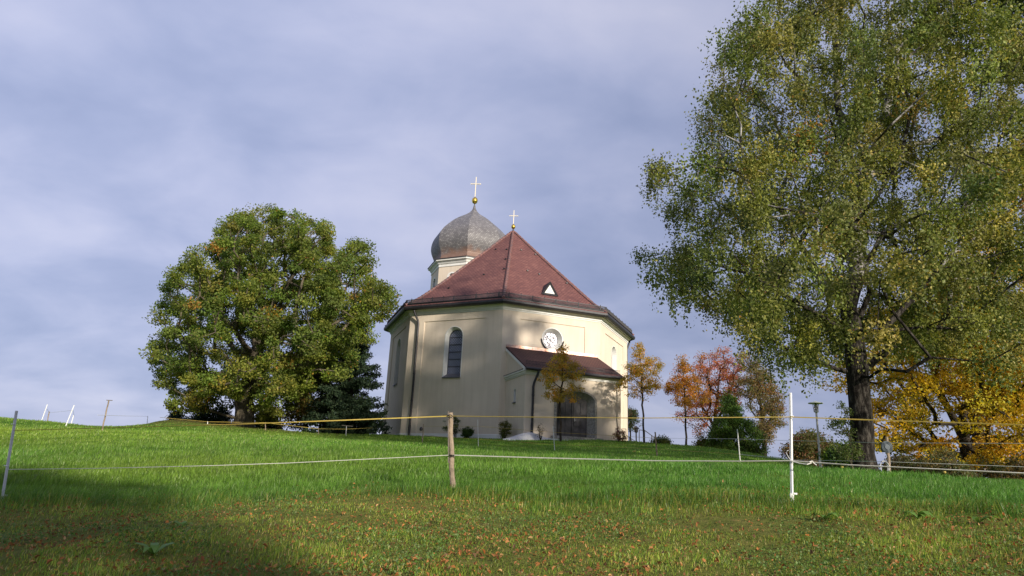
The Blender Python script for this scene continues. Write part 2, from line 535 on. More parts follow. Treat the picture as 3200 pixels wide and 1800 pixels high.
vm = verge_mask(V[:, 0], V[:, 1])
oakm = np.exp(-(((V[:, 0] + 19) / 6) ** 2 + ((V[:, 1] - 42.5) / 3.5) ** 2))   # dry turf on the mound under the oak
vcol = np.c_[np.clip(vm, 0, 1), np.clip(oakm * 1.2, 0, 1), np.zeros(len(V))]
m = bpy.data.materials.new('meadow_turf'); m.use_nodes = True; t = m.node_tree
b = t.nodes['Principled BSDF']; b.inputs['Roughness'].default_value = 1; b.inputs['Specular IOR Level'].default_value = .05
tcn = N(t, 'ShaderNodeTexCoord')
na = N(t, 'ShaderNodeTexNoise', inp={'Scale': .35, 'Detail': 8, 'Roughness': .65}); t.links.new(tcn.outputs['Object'], na.inputs[0])
ra = N(t, 'ShaderNodeValToRGB'); ramp(ra, [(.3, (.05, .12, .014)), (.5, (.09, .18, .02)), (.7, (.15, .22, .03))]); t.links.new(na.outputs[0], ra.inputs[0])
nb = N(t, 'ShaderNodeTexNoise', inp={'Scale': 6, 'Detail': 8, 'Roughness': .7}); t.links.new(tcn.outputs['Object'], nb.inputs[0])
rb = N(t, 'ShaderNodeValToRGB'); ramp(rb, [(.3, (.06, .05, .022)), (.45, (.14, .16, .035)), (.7, (.22, .19, .06))]); t.links.new(nb.outputs[0], rb.inputs[0])
at_ = N(t, 'ShaderNodeAttribute'); at_.attribute_name = 'Col'
spn = N(t, 'ShaderNodeSeparateColor'); t.links.new(at_.outputs[0], spn.inputs[0])
mm = N(t, 'ShaderNodeMixRGB'); t.links.new(spn.outputs[0], mm.inputs[0]); t.links.new(ra.outputs[0], mm.inputs[1]); t.links.new(rb.outputs[0], mm.inputs[2])
mo_ = N(t, 'ShaderNodeMixRGB'); mo_.inputs[2].default_value = (.10, .085, .03, 1); t.links.new(spn.outputs[1], mo_.inputs[0]); t.links.new(mm.outputs[0], mo_.inputs[1])
t.links.new(mo_.outputs[0], b.inputs['Base Color'])
bp = N(t, 'ShaderNodeBump', inp={'Strength': .9, 'Distance': .12}); t.links.new(nb.outputs[0], bp.inputs['Height']); t.links.new(bp.outputs[0], b.inputs['Normal'])
ground = tag(nmesh('ground', V, Fq, m, col=vcol, smooth=True), kind='structure')

# far ridge of hills
hv, hf = [], []
xs = np.linspace(-6500, 6500, 160)
prof = 118 + 30 * np.sin(xs / 700) + 22 * np.sin(xs / 310 + 1) + 10 * np.sin(xs / 97)
for j, (yy, k) in enumerate([(3300, 0), (3600, .6), (3900, 1.0), (4500, .9), (5200, .3)]):
    for i, x in enumerate(xs): hv.append((x, yy + 60 * math.sin(x / 400 + j), -30 + k * (prof[i] + 30)))
n_ = len(xs)
for j in range(4):
    for i in range(n_ - 1): hf.append((j * n_ + i, j * n_ + i + 1, (j + 1) * n_ + i + 1, (j + 1) * n_ + i))
tag(nmesh('hills', np.array(hv), np.array(hf), M['hill'], smooth=True), kind='structure')

# ------------------------------------------------------------------ church
CX, CY, PH, RW = -.1255, 54.82, -.0413, 10.
ZB, ZT = 2.0, 11.65


def corner(k, R=RW, c=(CX, CY)):
    a = PH + k * math.pi / 4
    return np.array([c[0] + R * math.sin(a), c[1] - R * math.cos(a), 0.])


class Face:
    """frame on wall face k: u along the face, o outward, z up"""
    def __init__(s, k, R=RW, c=(CX, CY)):
        s.a, s.b = corner(k, R, c), corner(k + 1, R, c)
        s.s = np.linalg.norm(s.b - s.a); s.u = (s.b - s.a) / s.s
        s.n = np.array([s.u[1], -s.u[0], 0])

    def p(s, u, z, o=0.):
        q = s.a + s.u * u + s.n * o
        return np.array([q[0], q[1], z])


def arch(uc, h, zs, zb, rise=None, n=14):
    """outline of an arched opening, from bottom left over the arch to bottom right"""
    rise = rise or h
    P = [(uc - h, zb)] + [(uc - h * math.cos(a), zs + rise * math.sin(a)) for a in np.linspace(0, math.pi, n)] + [(uc + h, zb)]
    return P


def circ(uc, zc, r, n=32): return [(uc - r * math.cos(a), zc + r * math.sin(a)) for a in np.arange(n) * 2 * math.pi / n]


def fill(mb, F, outer, holes, o, uvs=True):
    loops = [[Vector((u, z, 0)) for u, z in outer]] + [[Vector((u, z, 0)) for u, z in h] for h in holes]
    allp = [q for l in loops for q in l]
    for tri in tessellate_polygon(loops):
        T = [allp[i] for i in tri]
        ar = (T[1].x - T[0].x) * (T[2].y - T[0].y) - (T[2].x - T[0].x) * (T[1].y - T[0].y)
        if ar < 0: T = T[::-1]
        mb.poly([F.p(q.x, q.y, o) for q in T], [(q.x, q.y) for q in T])


def strip(mb, F, P, o1, o2, closed=False, P2=None):
    P2 = P2 or P
    n = len(P)
    for i in range(n if closed else n - 1):
        j = (i + 1) % n
        mb.poly([F.p(*P[i], o1), F.p(*P[j], o1), F.p(*P2[j], o2), F.p(*P2[i], o2)])


church = empty('church', (CX, CY, 2.85), 'octagonal cream plaster church with red tiled pyramid roof, shingled onion dome and arched porch door', 'church')
wall = MB()
windows = []   # (face, outline, centre info)
UC = 3.827
for k in range(-4, 4):
    F = Face(k); s = F.s
    if k in (-2, -1, 1, 2, -3):
        hole = arch(UC, .70, 9.88, 6.95); kind = 'arch'
    elif k == 0:
        hole = circ(UC, 9.93, .77); kind = 'round'
    else:
        hole = None; kind = None
    e = 1.27; zp = 11.09
    fill(wall, F, [(0, ZB), (0, ZT + .05), (s, ZT + .05), (s, ZB), (s - e, ZB), (s - e, zp), (e, zp), (e, ZB)], [], 0)
    fill(wall, F, [(e, ZB), (e, zp), (s - e, zp), (s - e, ZB)], [hole] if hole else [], -.055)
    strip(wall, F, [(e, ZB), (e, zp), (s - e, zp), (s - e, ZB)], 0, -.055)
    if hole: windows.append((k, F, kind, hole))
wallo = wall.build('wall', M['stucco'], church)

for k, F, kind, hole in windows:
    w = MB()
    if kind == 'arch':
        outer = arch(UC, .76, 9.88, 6.90)
        for A, B in zip(range(len(hole) - 1), range(1, len(hole))):
            w.poly([F.p(*outer[A], -.048), F.p(*outer[B], -.048), F.p(*hole[B], -.048), F.p(*hole[A], -.048)])
        inner = arch(UC, .56, 9.86, 7.22)
        strip(w, F, hole, -.03, -.42, P2=inner)
        wo = w.build('window', M['white'], church)
        g = MB(); fill(g, F, inner, [], -.42); g.build('pane', M['glass'], wo)
        b_ = MB()
        for z in (7.75, 8.28, 8.81, 9.34, 9.87): b_.bar(F.p(UC - .56, z, -.40), F.p(UC + .56, z, -.40), .035)
        for a_, c_ in zip(inner[:-1], inner[1:]): b_.bar(F.p(*a_, -.40), F.p(*c_, -.40), .04)
        b_.build('glazing_bars', M['gutter'], wo)
        si = MB(); si.poly([F.p(UC - .72, 6.93, .04), F.p(UC + .72, 6.93, .04), F.p(UC + .60, 7.24, -.41), F.p(UC - .60, 7.24, -.41)])
        si.poly([F.p(UC - .72, 6.88, .04), F.p(UC + .72, 6.88, .04), F.p(UC + .72, 6.93, .04), F.p(UC - .72, 6.93, .04)])
        si.poly([F.p(UC - .72, 6.88, -.03), F.p(UC + .72, 6.88, -.03), F.p(UC + .72, 6.88, .04), F.p(UC - .72, 6.88, .04)])
        si.build('sill', M['sill'], wo)
    else:
        outer = circ(UC, 9.93, .83)
        n_ = len(hole)
        for A in range(n_):
            B = (A + 1) % n_
            w.poly([F.p(*outer[A], -.02), F.p(*outer[B], -.02), F.p(*hole[B], -.02), F.p(*hole[A], -.02)])
            w.poly([F.p(*outer[A], -.034), F.p(*outer[B], -.034), F.p(*outer[B], -.02), F.p(*outer[A], -.02)])
        inner = circ(UC, 9.93, .57)
        strip(w, F, hole, -.02, -.40, True, inner)
        wo = w.build('round_window', M['white'], church)
        g = MB(); fill(g, F, inner, [], -.40); g.build('pane', M['glass2'], wo)
        b_ = MB()
        for i_ in range(4):
            a = i_ * math.pi / 4
            b_.bar(F.p(UC - .57 * math.cos(a), 9.93 - .57 * math.sin(a), -.38 + i_ * .003), F.p(UC + .57 * math.cos(a), 9.93 + .57 * math.sin(a), -.38 + i_ * .003), .03)
        for r_ in (.30, .56):
            P = circ(UC, 9.93, r_, 20)
            for a_, c_ in zip(P, P[1:] + P[:1]): b_.bar(F.p(*a_, -.37), F.p(*c_, -.37), .028)
        b_.build('glazing_bars', M['sill'], wo)
        si = MB()   # sheet metal lining of the lower half of the reveal
        h1 = [(UC - .80 * math.cos(a), 9.93 - .80 * math.sin(a)) for a in np.linspace(.12, math.pi - .12, 16)]
        h2 = [(UC - .59 * math.cos(a), 9.93 - .59 * math.sin(a)) for a in np.linspace(.12, math.pi - .12, 16)]
        h0 = [(UC - .90 * math.cos(a), 9.93 - .90 * math.sin(a)) for a in np.linspace(.06, math.pi - .06, 16)]
        strip(si, F, h0, .045, -.01, P2=h1); strip(si, F, h1, -.01, -.395, P2=h2)
        strip(si, F, h0, -.03, .045)
        si.build('sill', M['gutter'], wo)

cor = MB().lathe((CX, CY), [(10.0, 11.60), (10.03, 11.60), (10.05, 11.68), (10.10, 11.70), (10.12, 11.80), (10.2, 11.90), (10.27, 11.92), (10.30, 12.0), (10.45, 12.03)], 8, PH)
cor.build('cornice', M['white'], church)
gut = MB().lathe((CX, CY), [(10.34, 12.06), (10.38, 11.97), (10.50, 11.92), (10.62, 11.96), (10.68, 12.06), (10.68, 12.20), (10.65, 12.20), (10.62, 12.10), (10.5, 12.12), (10.50, 12.40), (10.56, 12.40)], 8, PH)
gut.build('gutter', M['gutter'], church)
base = MB().lathe((CX, CY), [(10.03, 2.2), (10.03, 3.02), (10.0, 3.04)], 8, PH)
base.build('plinth', M['white'], church)
AP = 21.35
RP = [(10.62, 12.24), (9.3, 13.12), (8.0, 14.20), (6.0, 15.98), (3.0, 18.65), (.06, AP)]      # the roof kicks out a little at the eaves
_rz = np.array([p[1] for p in RP]); _rr = np.array([p[0] for p in RP])


def roofR(z): return float(np.interp(z, _rz, _rr))


roof = MB().lathe((CX, CY), [(10.62, 12.14)] + RP, 8, PH)
rf = roof.build('roof', M['tiles'], church)
hip = MB()
for k in range(8):
    n_ = 36; zs_ = np.linspace(12.27, AP - .05, n_ + 1)
    Q_ = []
    for z_ in zs_:
        q_ = corner(k, roofR(z_) - .02); q_[2] = z_ + .03; Q_.append(q_)
    for i in range(n_):
        p0 = Q_[i]; p1 = Q_[i + 1] + (Q_[i + 1] - Q_[i]) * .1 if i < n_ - 1 else Q_[i + 1]
        hip.tube([p0, p1], [.135, .105], 7)
hip.build('hip_tiles', M['ridge'], rf)
# snow guards: rails with upright bars along each eave
for k in range(-4, 4):
    sg = MB(); F = Face(k, 10.42); s = F.s
    for z, o in ((12.44, 0), (12.74, 0)): sg.bar(F.p(.0, z, o), F.p(s, z, o), .04)
    for i, u in enumerate(np.arange(.05, s, .095)): sg.bar(F.p(u, 12.42, 0), F.p(u, 12.74, 0), .045)
    for u in np.arange(.4, s, .9):
        sg.bar(F.p(u, 12.36, .0), F.p(u, 12.84, 0), .05); sg.bar(F.p(u, 12.42, .05), F.p(u, 12.72, -.32), .02)
    sg.build('snow_guard', M['gutter'], rf)
# little vents / hooks
for k, u_, z_ in [(-1, .8, 18.8), (-1, 2.0, 18.6), (-1, 5.6, 15.9), (-1, 3.1, 15.4), (0, .9, 18.7), (0, 2.2, 18.4), (0, 1.6, 16.0), (0, 2.6, 15.8), (0, 5.4, 15.2), (-1, 1.4, 14.1), (-1, 4.0, 17.2)]:
    R_ = roofR(z_); F = Face(k, R_)
    uu = min(u_, F.s - .3) if F.s > .6 else F.s / 2
    q = F.p(uu, z_, .03)
    MB().box(q, F.u * .06, F.n * .10, np.array([0, 0, .05])).build('roof_hook', M['gutter'], rf)
# triangular dormer
zd = 13.55; Rd = roofR(zd); Fd = Face(0, Rd)
ap_ = (Rd * math.cos(math.pi / 8))
ucd = Fd.s / 2 + .10
Rz = lambda z: (roofR(z) - Rd) * math.cos(math.pi / 8)   # outward shift of the roof plane at height z
dm = MB(); hw, hh = .42, .68
fo = .16
A_, B_, T_ = Fd.p(ucd - hw, zd, fo), Fd.p(ucd + hw, zd, fo), Fd.p(ucd, zd + hh, fo)
T2 = Fd.p(ucd, zd + hh, Rz(zd + hh)); A2 = Fd.p(ucd - hw - .3, zd - .12, -.02); B2 = Fd.p(ucd + hw + .3, zd - .12, -.02)
A1, B1, T1 = Fd.p(ucd - hw - .26, zd - .12, fo + .08), Fd.p(ucd + hw + .26, zd - .12, fo + .08), Fd.p(ucd, zd + hh + .26, fo + .08)
T3 = Fd.p(ucd, zd + hh + .26, Rz(zd + hh + .26))
dm.poly([A1, T1, T3, A2]); dm.poly([T1, B1, B2, T3])
dm.poly([A1, A_, T_, T1]); dm.poly([B_, B1, T1, T_])
dm.poly([A1 + [0, 0, -.02], B1 + [0, 0, -.02], B_, A_])
dmo = dm.build('dormer', M['gutter'], rf)
dg = MB(); dg.poly([A_ + [0, 0, .02], B_ + [0, 0, .02], T_]); dg.build('pane', M['white'], dmo)
# lead cap, gold ball and cross on the nave roof


def finial(x, y, z0, rb, zb, zt, za, arm, parent, rt, w):
    c_ = MB().lathe((x, y), [(rt, z0 - .28), (rt * .55, z0), (rt * .4, z0 + .12), (.04, zb - rb)], 10)
    c_.build('lead_cap', M['gutter'], parent, smooth=True)
    bl = MB().lathe((x, y), [(.02, zb - rb * 1.25)] + [(rb * math.sin(a), zb - rb * 1.2 * math.cos(a)) for a in np.linspace(.3, math.pi - .3, 9)] + [(.03, zb + rb * 1.5)], 14)
    bl.build('gilded_ball', M['gold'], parent, smooth=True)
    cs = MB(); F = Face(0)
    ux = np.array([math.cos(-.05), math.sin(-.05), 0])
    P0 = np.array([x, y, 0])
    cs.bar(P0 + [0, 0, zb + rb], P0 + [0, 0, zt], w)
    cs.bar(P0 + [0, 0, za] - ux * arm, P0 + [0, 0, za] + ux * arm, w * .95)
    for sgn in (-1, 1): cs.bar(P0 + [0, 0, za] + ux * arm * sgn * .97 - [0, 0, w * .8], P0 + [0, 0, za] + ux * arm * sgn * .97 + [0, 0, w * .8], w * .7)
    cs.build('cross', M['palegold'], parent)


finial(CX, CY, AP + .05, .19, 21.82, 23.4, 22.86, .38, rf, .16, .055)

# down pipes
def downpipe(F, u, ztop, zbot, parent, ogut=.42, owall=.12, du=.25):
    P = [F.p(u - du, ztop, ogut), F.p(u - du, ztop - .18, ogut), F.p(u - du * .8, ztop - .38, ogut * .8), F.p(u - du * .15, ztop - .85, owall + .03), F.p(u, ztop - 1.1, owall), F.p(u, zbot + 1.2, owall), F.p(u, zbot, owall)]
    mb = MB().tube(P, .078, 10)
    for z in np.arange(zbot + .8, ztop - 1.2, 1.9): mb.tube([F.p(u, z, owall), F.p(u, z + .06, owall)], .095, 10); mb.bar(F.p(u, z + .03, owall), F.p(u, z + .03, 0), .03)
    mb.tube([F.p(u, zbot, owall), F.p(u, zbot + 1.0, owall)], .088, 10)
    mb.build('downpipe', M['gutter'], parent, smooth=False)


downpipe(Face(-1), .82, 12.02, 2.6, church)
downpipe(Face(2), .22, 12.02, 2.6, church, du=-.1, owall=.1)

# porch
PD = 3.6; uL, uR = .43, 7.27
F0 = Face(0)
porch = MB()
zf = 6.86; zi = 8.78
dc = 3.97
hole = arch(dc, 1.50, 5.25, ZB, .68, 15)
hole[0] = (dc - 1.5, ZB + .01); hole[-1] = (dc + 1.5, ZB + .01)
outer = [(uL, ZB), (uL, zf + .1), (uR, zf + .1), (uR, ZB)] 
# front wall as polygon with doorway notch
poly = [(uL, ZB), (uL, zf + .1), (uR, zf + .1), (uR, ZB)] + hole[::-1]


fill(porch, F0, poly, [], PD)
sw = [arch(1.82, .16, 5.72, 5.02)]
for u in (uL, uR):
    G = Face(0); G.a = F0.p(u, 0, 0); G.u = F0.n; G.n = -F0.u if u == uL else F0.u
    outer_s = [(0, ZB), (0, zi), (PD, zf), (PD, ZB)]
    fill(porch, G, outer_s, sw if u == uL else [], 0)
    if u == uL: GL = G
po = porch.build('porch', M['stucco'], church)
w = MB(); strip(w, GL, sw[0], 0, -.25)
o2 = arch(1.82, .20, 5.72, 4.98)
for A in range(len(o2) - 1): w.poly([GL.p(*o2[A], .004), GL.p(*o2[A + 1], .004), GL.p(*sw[0][A + 1], .004), GL.p(*sw[0][A], .004)])
wo = w.build('window', M['white'], po)
g = MB(); fill(g, GL, sw[0], [], -.25); g.build('pane', M['glass'], wo)
si = MB(); si.box(GL.p(1.82, 4.98, .03), GL.u * .24, GL.n * .06, np.array([0, 0, .025])); si.build('sill', M['sill'], wo)
# porch cornices
pc = MB()
for z0, z1, ov in ((6.62, 6.70, .05), (6.70, 6.82, .10), (6.82, 6.93, .17)):
    pc.box(F0.p((uL + uR) / 2, (z0 + z1) / 2, PD + ov / 2), F0.u * ((uR - uL) / 2 + ov), F0.n * ov / 2, np.array([0, 0, (z1 - z0) / 2]))
    for u, sg_ in ((uL, -1), (uR, 1)):
        pc.box(F0.p(u + sg_ * ov / 2, (z0 + z1) / 2, PD / 2), F0.u * ov / 2, F0.n * PD / 2, np.array([0, 0, (z1 - z0) / 2 - .002]))
for u, sg_ in ((uL, -1), (uR, 1)):   # raking verge trim
    pc.bar(F0.p(u + sg_ * .06, zi + .02, 0), F0.p(u + sg_ * .06, zf + .12, PD + .05), .12, .16)
pc.build('cornice', M['white'], po)
for u, sg_ in ((uL, -1), (uR, 1)):
    MB().box(F0.p(u + sg_ * .10, 6.945, PD / 2), F0.u * .10, F0.n * PD / 2, np.array([0, 0, .012])).build('cornice_flashing', M['sill'], po)
# porch roof
pr = MB(); zA, zE, oE = 9.0, 7.04, PD + .30
ul, ur = uL - .10, uR + .10
sl_ = math.hypot(oE, zA - zE)
pr.poly([F0.p(ul, zE, oE), F0.p(ur, zE, oE), F0.p(ur, zA, .0), F0.p(ul, zA, .0)], [(0, 0), (ur - ul, 0), (ur - ul, sl_), (0, sl_)])
pr.poly([F0.p(ul, zE - .10, oE), F0.p(ur, zE - .10, oE), F0.p(ur, zE, oE), F0.p(ul, zE, oE)])
for u in (ul, ur): pr.poly([F0.p(u, zE - .10, oE), F0.p(u, zE, oE), F0.p(u, zA, 0), F0.p(u, zA - .10, 0)])
pro = pr.build('porch_roof', M['tiles2'], po)
cf = MB().box(F0.p((ul + ur) / 2, 9.04, .045), F0.u * (ur - ul) / 2, F0.n * .035, np.array([0, 0, .11]))
for u in np.arange(1.3, 7.2, 1.0): cf.box(F0.p(u, 9.04, .09), F0.u * .02, F0.n * .02, np.array([0, 0, .12]))
cf.build('copper_flashing', M['copper'], pro)
pg = MB().tube([F0.p(ul - .02, zE - .10, oE + .06), F0.p(ur + .02, zE - .10, oE + .06)], .10, 10)
pg.build('gutter', M['gutter'], pro)
sg = MB()
for dz, oo in ((.10, 0), (.30, 0)): sg.bar(F0.p(ul + .1, zE + .16 + dz, oE - .35), F0.p(ur - .1, zE + .16 + dz, oE - .35), .016)
for u in np.arange(ul + .15, ur - .1, .10): sg.bar(F0.p(u, zE + .24, oE - .35), F0.p(u, zE + .48, oE - .35), .022)
sg.build('snow_guard', M['gutter'], pro)
FP = Face(0); FP.a = F0.p(0, 0, PD)
downpipe(FP, .95, 6.96, 2.6, po, ogut=.34, owall=.10, du=-.22)
# stone doorway: splayed jambs, then doors
ds = MB()
o_ = arch(dc, 1.52, 5.25, 2.5, .70, 15); i1 = arch(dc, 1.36, 5.24, 2.5, .60, 15); i2 = arch(dc, 1.08, 5.20, 2.5, .34, 15)
strip(ds, FP, o_, .05, .05, P2=i1); strip(ds, FP, o_, 0.0, .05); strip(ds, FP, i1, .05, -.04); strip(ds, FP, i1, -.04, -.52, P2=i2)
dso = ds.build('door_surround', M['stone'], po)
d_ = MB(); i3 = arch(dc, 1.07, 5.20, 2.5, .34, 15)
fill(d_, FP, i3, [], -.52)
for sg_ in (-1, 1):
    c0 = dc + sg_ * .54
    for (a0, a1) in ((2.95, 3.55), (3.65, 4.30), (4.40, 5.15)):
        for du_ in (-.24, .24):
            d_.box(FP.p(c0 + du_, (a0 + a1) / 2, -.50), FP.u * .19, FP.n * .02, np.array([0, 0, (a1 - a0) / 2]))
d_.box(FP.p(dc, 4.0, -.48), FP.u * .04, FP.n * .03, np.array([0, 0, 1.45]))
do = d_.build('door', M['door'], po)
hd = MB().bar(FP.p(dc + .14, 3.95, -.43), FP.p(dc + .14, 4.15, -.43), .03); hd.bar(FP.p(dc + .14, 4.05, -.45), FP.p(dc + .26, 4.05, -.42), .025)
hd.build('handle', M['steel'], do)
stp = MB()
stp.box(FP.p(dc, 2.80, .25), FP.u * 1.7, FP.n * .35, np.array([0, 0, .12])); stp.box(FP.p(dc, 2.86, -.25), FP.u * 1.34, FP.n * .27, np.array([0, 0, .10]))
stp.build('door_step', M['stone'], po)

# tower
TX, TY = -4.6, 68.3
Tc = (TX, TY)
tw = MB(); 
for k in range(8):
    F = Face(k - 4, 4.2, Tc); s = F.s
    hole = arch(s / 2, .42, 19.95, 18.3)
    fill(tw, F, [(0, 2), (0, 21.4), (s, 21.4), (s, 2)], [hole], 0)
two = tw.build('tower', M['stucco'], church)
for k in (-3, -2, -1, 0, 1):
    F = Face(k, 4.2, Tc); s = F.s
    hole = arch(s / 2, .42, 19.95, 18.3); o2 = arch(s / 2, .58, 19.95, 18.15)
    w = MB(); strip(w, F, hole, .004, -.28)
    for A in range(len(o2) - 1): w.poly([F.p(*o2[A], .01), F.p(*o2[A + 1], .01), F.p(*hole[A + 1], .01), F.p(*hole[A], .01)])
    wo = w.build('bell_opening', M['white'], two)
    lv = MB(); fill(lv, F, hole, [], -.28)
    for z in np.arange(18.4, 20.3, .2): lv.box(F.p(s / 2, z, -.22), F.u * .40, F.n * .04, np.array([0, 0, .03]))
    lv.build('louvre', M['door'], wo)
tcn_ = MB().lathe(Tc, [(4.2, 21.15), (4.26, 21.15), (4.27, 21.25), (4.24, 21.27), (4.24, 21.42), (4.32, 21.45), (4.42, 21.62), (4.52, 21.70), (4.62, 21.73), (4.64, 21.85)], 8, PH)
tcn_.build('cornice', M['white'], two)
tr = MB().lathe(Tc, [(4.64, 21.86), (4.70, 21.88), (4.70, 21.93), (4.2, 22.15)], 8, PH); tr.build('cornice_flashing', M['gutter'], two)
kk = 68.3
prof = []
for X_, Y_ in [(600, 850), (578, 805), (566, 760), (569, 715), (583, 670), (606, 632), (640, 600), (680, 565), (730, 525), (790, 487), (850, 455), (895, 428), (920, 405), (937, 385), (946, 370)]:
    q = at(1150 + X_ / 2.862, 520 + Y_ / 2.862, kk)
    prof.append((TX - q[0], q[2]))
sc_ = 1 / math.cos(math.pi / 16)
prof = [(4.15, 22.08)] + [(r_ * sc_, z_) for r_, z_ in prof if z_ > 22.35]
prof.append((.10, prof[-1][1] + .25))
# refine the profile with a smooth curve
pr_ = np.array(prof); tt = np.r_[0, np.cumsum(np.hypot(*np.diff(pr_, axis=0).T))]
t2 = np.linspace(0, tt[-1], 44)
rr = np.interp(t2, tt, pr_[:, 0]); z2_ = np.interp(t2, tt, pr_[:, 1])
for _ in range(3):
    rr[1:-1] = (rr[:-2] + rr[1:-1] * 2 + rr[2:]) / 4; z2_[1:-1] = (z2_[:-2] + z2_[1:-1] * 2 + z2_[2:]) / 4
dome = MB().lathe(Tc, list(zip(rr, z2_)), 8, PH)
dmo_ = dome.build('onion_dome', M['shingles'], two)
finial(TX, TY, prof[-1][1], .33, prof[-1][1] + .62, 33.0, 32.15, .56, dmo_, .14, .085)
# low link roof at the foot of the tower
lk = MB(); c0 = np.array([-6.6, 63.6, 0])
lk.abox(-8.2, -2, 61.5, 66, 2.2, 14.6)
lk.build('tower_link', M['stucco'], two)
lk = MB(); lk.poly([(-9.1, 61.3, 14.5), (-1.5, 61.3, 14.5), (-2.5, 64, 17.3), (-8.1, 64, 17.3)]); lk.poly([(-9.1, 66.5, 14.5), (-9.1, 61.3, 14.5), (-8.1, 64, 17.3), (-8.1, 66, 17.3)])
lk.build('link_roof', M['gutter'], two)

# pale gravel heap beside the porch
gm = MB(); 
hc = gpt(F0.p(-.1, 0, 3.2))
P = []
nu, nv = 26, 8
for j in range(nv + 1):
    for i in range(nu + 1):
        u = -1.3 + 4.4 * i / nu; o = 3.9 + 1.1 * j / nv
        q = F0.p(u, 0, o)
        hgt = .42 * math.exp(-((u - .35) / 1.1) ** 2) * math.sin(math.pi * j / nv) + .05 * math.sin(math.pi * j / nv)
        P.append((q[0], q[1], ghs(q[0], q[1]) - .03 + hgt + .01 * random.random()))
Fh = [(j * (nu + 1) + i, j * (nu + 1) + i + 1, (j + 1) * (nu + 1) + i + 1, (j + 1) * (nu + 1) + i) for j in range(nv) for i in range(nu)]
tag(nmesh('gravel_heap', np.array(P), np.array(Fh), M['gravel']), 'low heap of pale gravel at the foot of the porch corner', 'gravel')


# ------------------------------------------------------------------ foliage engine
def leaves(P, size, axis_=None, spread=1.0, aspect=.62, r=rng):
    """kite shaped leaf quads at P; returns V, F"""
    n = len(P)
    d = r.normal(size=(n, 3))
    if axis_ is not None: d = d * spread + axis_
    d /= np.linalg.norm(d, axis=1)[:, None]
    q = r.normal(size=(n, 3)); s = np.cross(d, q); s /= np.linalg.norm(s, axis=1)[:, None]
    L_ = (size * r.uniform(.7, 1.3, n))[:, None]
    Wd = L_ * aspect / 2
    nn_ = np.cross(d, s)
    V = np.stack([P, P + d * L_ * .5 + s * Wd + nn_ * L_ * .08, P + d * L_, P + d * L_ * .5 - s * Wd + nn_ * L_ * .08], 1).reshape(-1, 3)
    F = np.arange(4 * n).reshape(n, 4)
    return V, F


def pick(pal, wts, n, r, t=None):
    pal = np.array(pal, float); w_ = np.array(wts, float); w_ /= w_.sum()
    c_ = pal[r.choice(len(pal), n, p=w_)]
    return c_ * r.uniform(.72, 1.28, (n, 1))


def skeleton(base, limbs, clumps, wander=.12, pen=.35, seg=.6, sag=0., r=rng):
    """limbs: list of (polyline, ) in world space, first one the trunk from the ground. returns pos,parent"""
    pos, par, pl = [], [], []

    def addline(P, parent):
        prev = parent
        for a, b_ in zip(P[:-1], P[1:]):
            k = max(1, int(np.linalg.norm(b_ - a) / seg))
            for i in range(1, k + 1):
                q = a + (b_ - a) * i / k + r.normal(size=3) * wander * .25
                pos.append(q); par.append(prev)
                pl.append((pl[prev] if prev >= 0 else 0) + np.linalg.norm(b_ - a) / k)
                prev = len(pos) - 1
        return prev
    pos.append(np.array(limbs[0][0], float)); par.append(-1); pl.append(0)
    addline([np.array(p, float) for p in limbs[0]], 0)
    for l in limbs[1:]:
        l = [np.array(p, float) for p in l]
        A = np.array(pos); j = int(np.argmin(((A - l[0]) ** 2).sum(1)))
        addline([A[j]] + l[1:], j)
    if len(clumps):
        d0 = np.linalg.norm(clumps - np.array(limbs[0][-1] if len(limbs) == 1 else limbs[0][len(limbs[0]) // 2]), axis=1)
        n0 = len(pos)
        minj = max(1, int(n0 * .0))
        cap = n0 + len(clumps) * 8
        A = np.zeros((cap, 3)); PLN = np.zeros(cap); A[:n0] = pos; PLN[:n0] = pl
        low = clumps[:, 2].min()
        ok = A[:n0, 2] > base[2] + (low - base[2]) * .75 - .3
        bad = np.zeros(cap); bad[:n0][~ok] = 1e6
        cnt = n0
        for ci in np.argsort(d0):
            c_ = clumps[ci]
            D = np.linalg.norm(A[:cnt] - c_, axis=1)
            j = int(np.argmin(D + pen * PLN[:cnt] + bad[:cnt]))
            d = D[j]; k = min(7, max(1, int(d / seg)))
            a = A[j]; prev = j
            bend = r.normal(size=3) * wander * d; bend[2] += .12 * d
            for i in range(1, k + 1):
                tt_ = i / k
                q = a + (c_ - a) * tt_ + bend * math.sin(math.pi * tt_)
                A[cnt] = q; par.append(prev); PLN[cnt] = PLN[prev] + d / k
                prev = cnt; cnt += 1
        return A[:cnt], np.array(par)
    return np.array(pos), np.array(par)


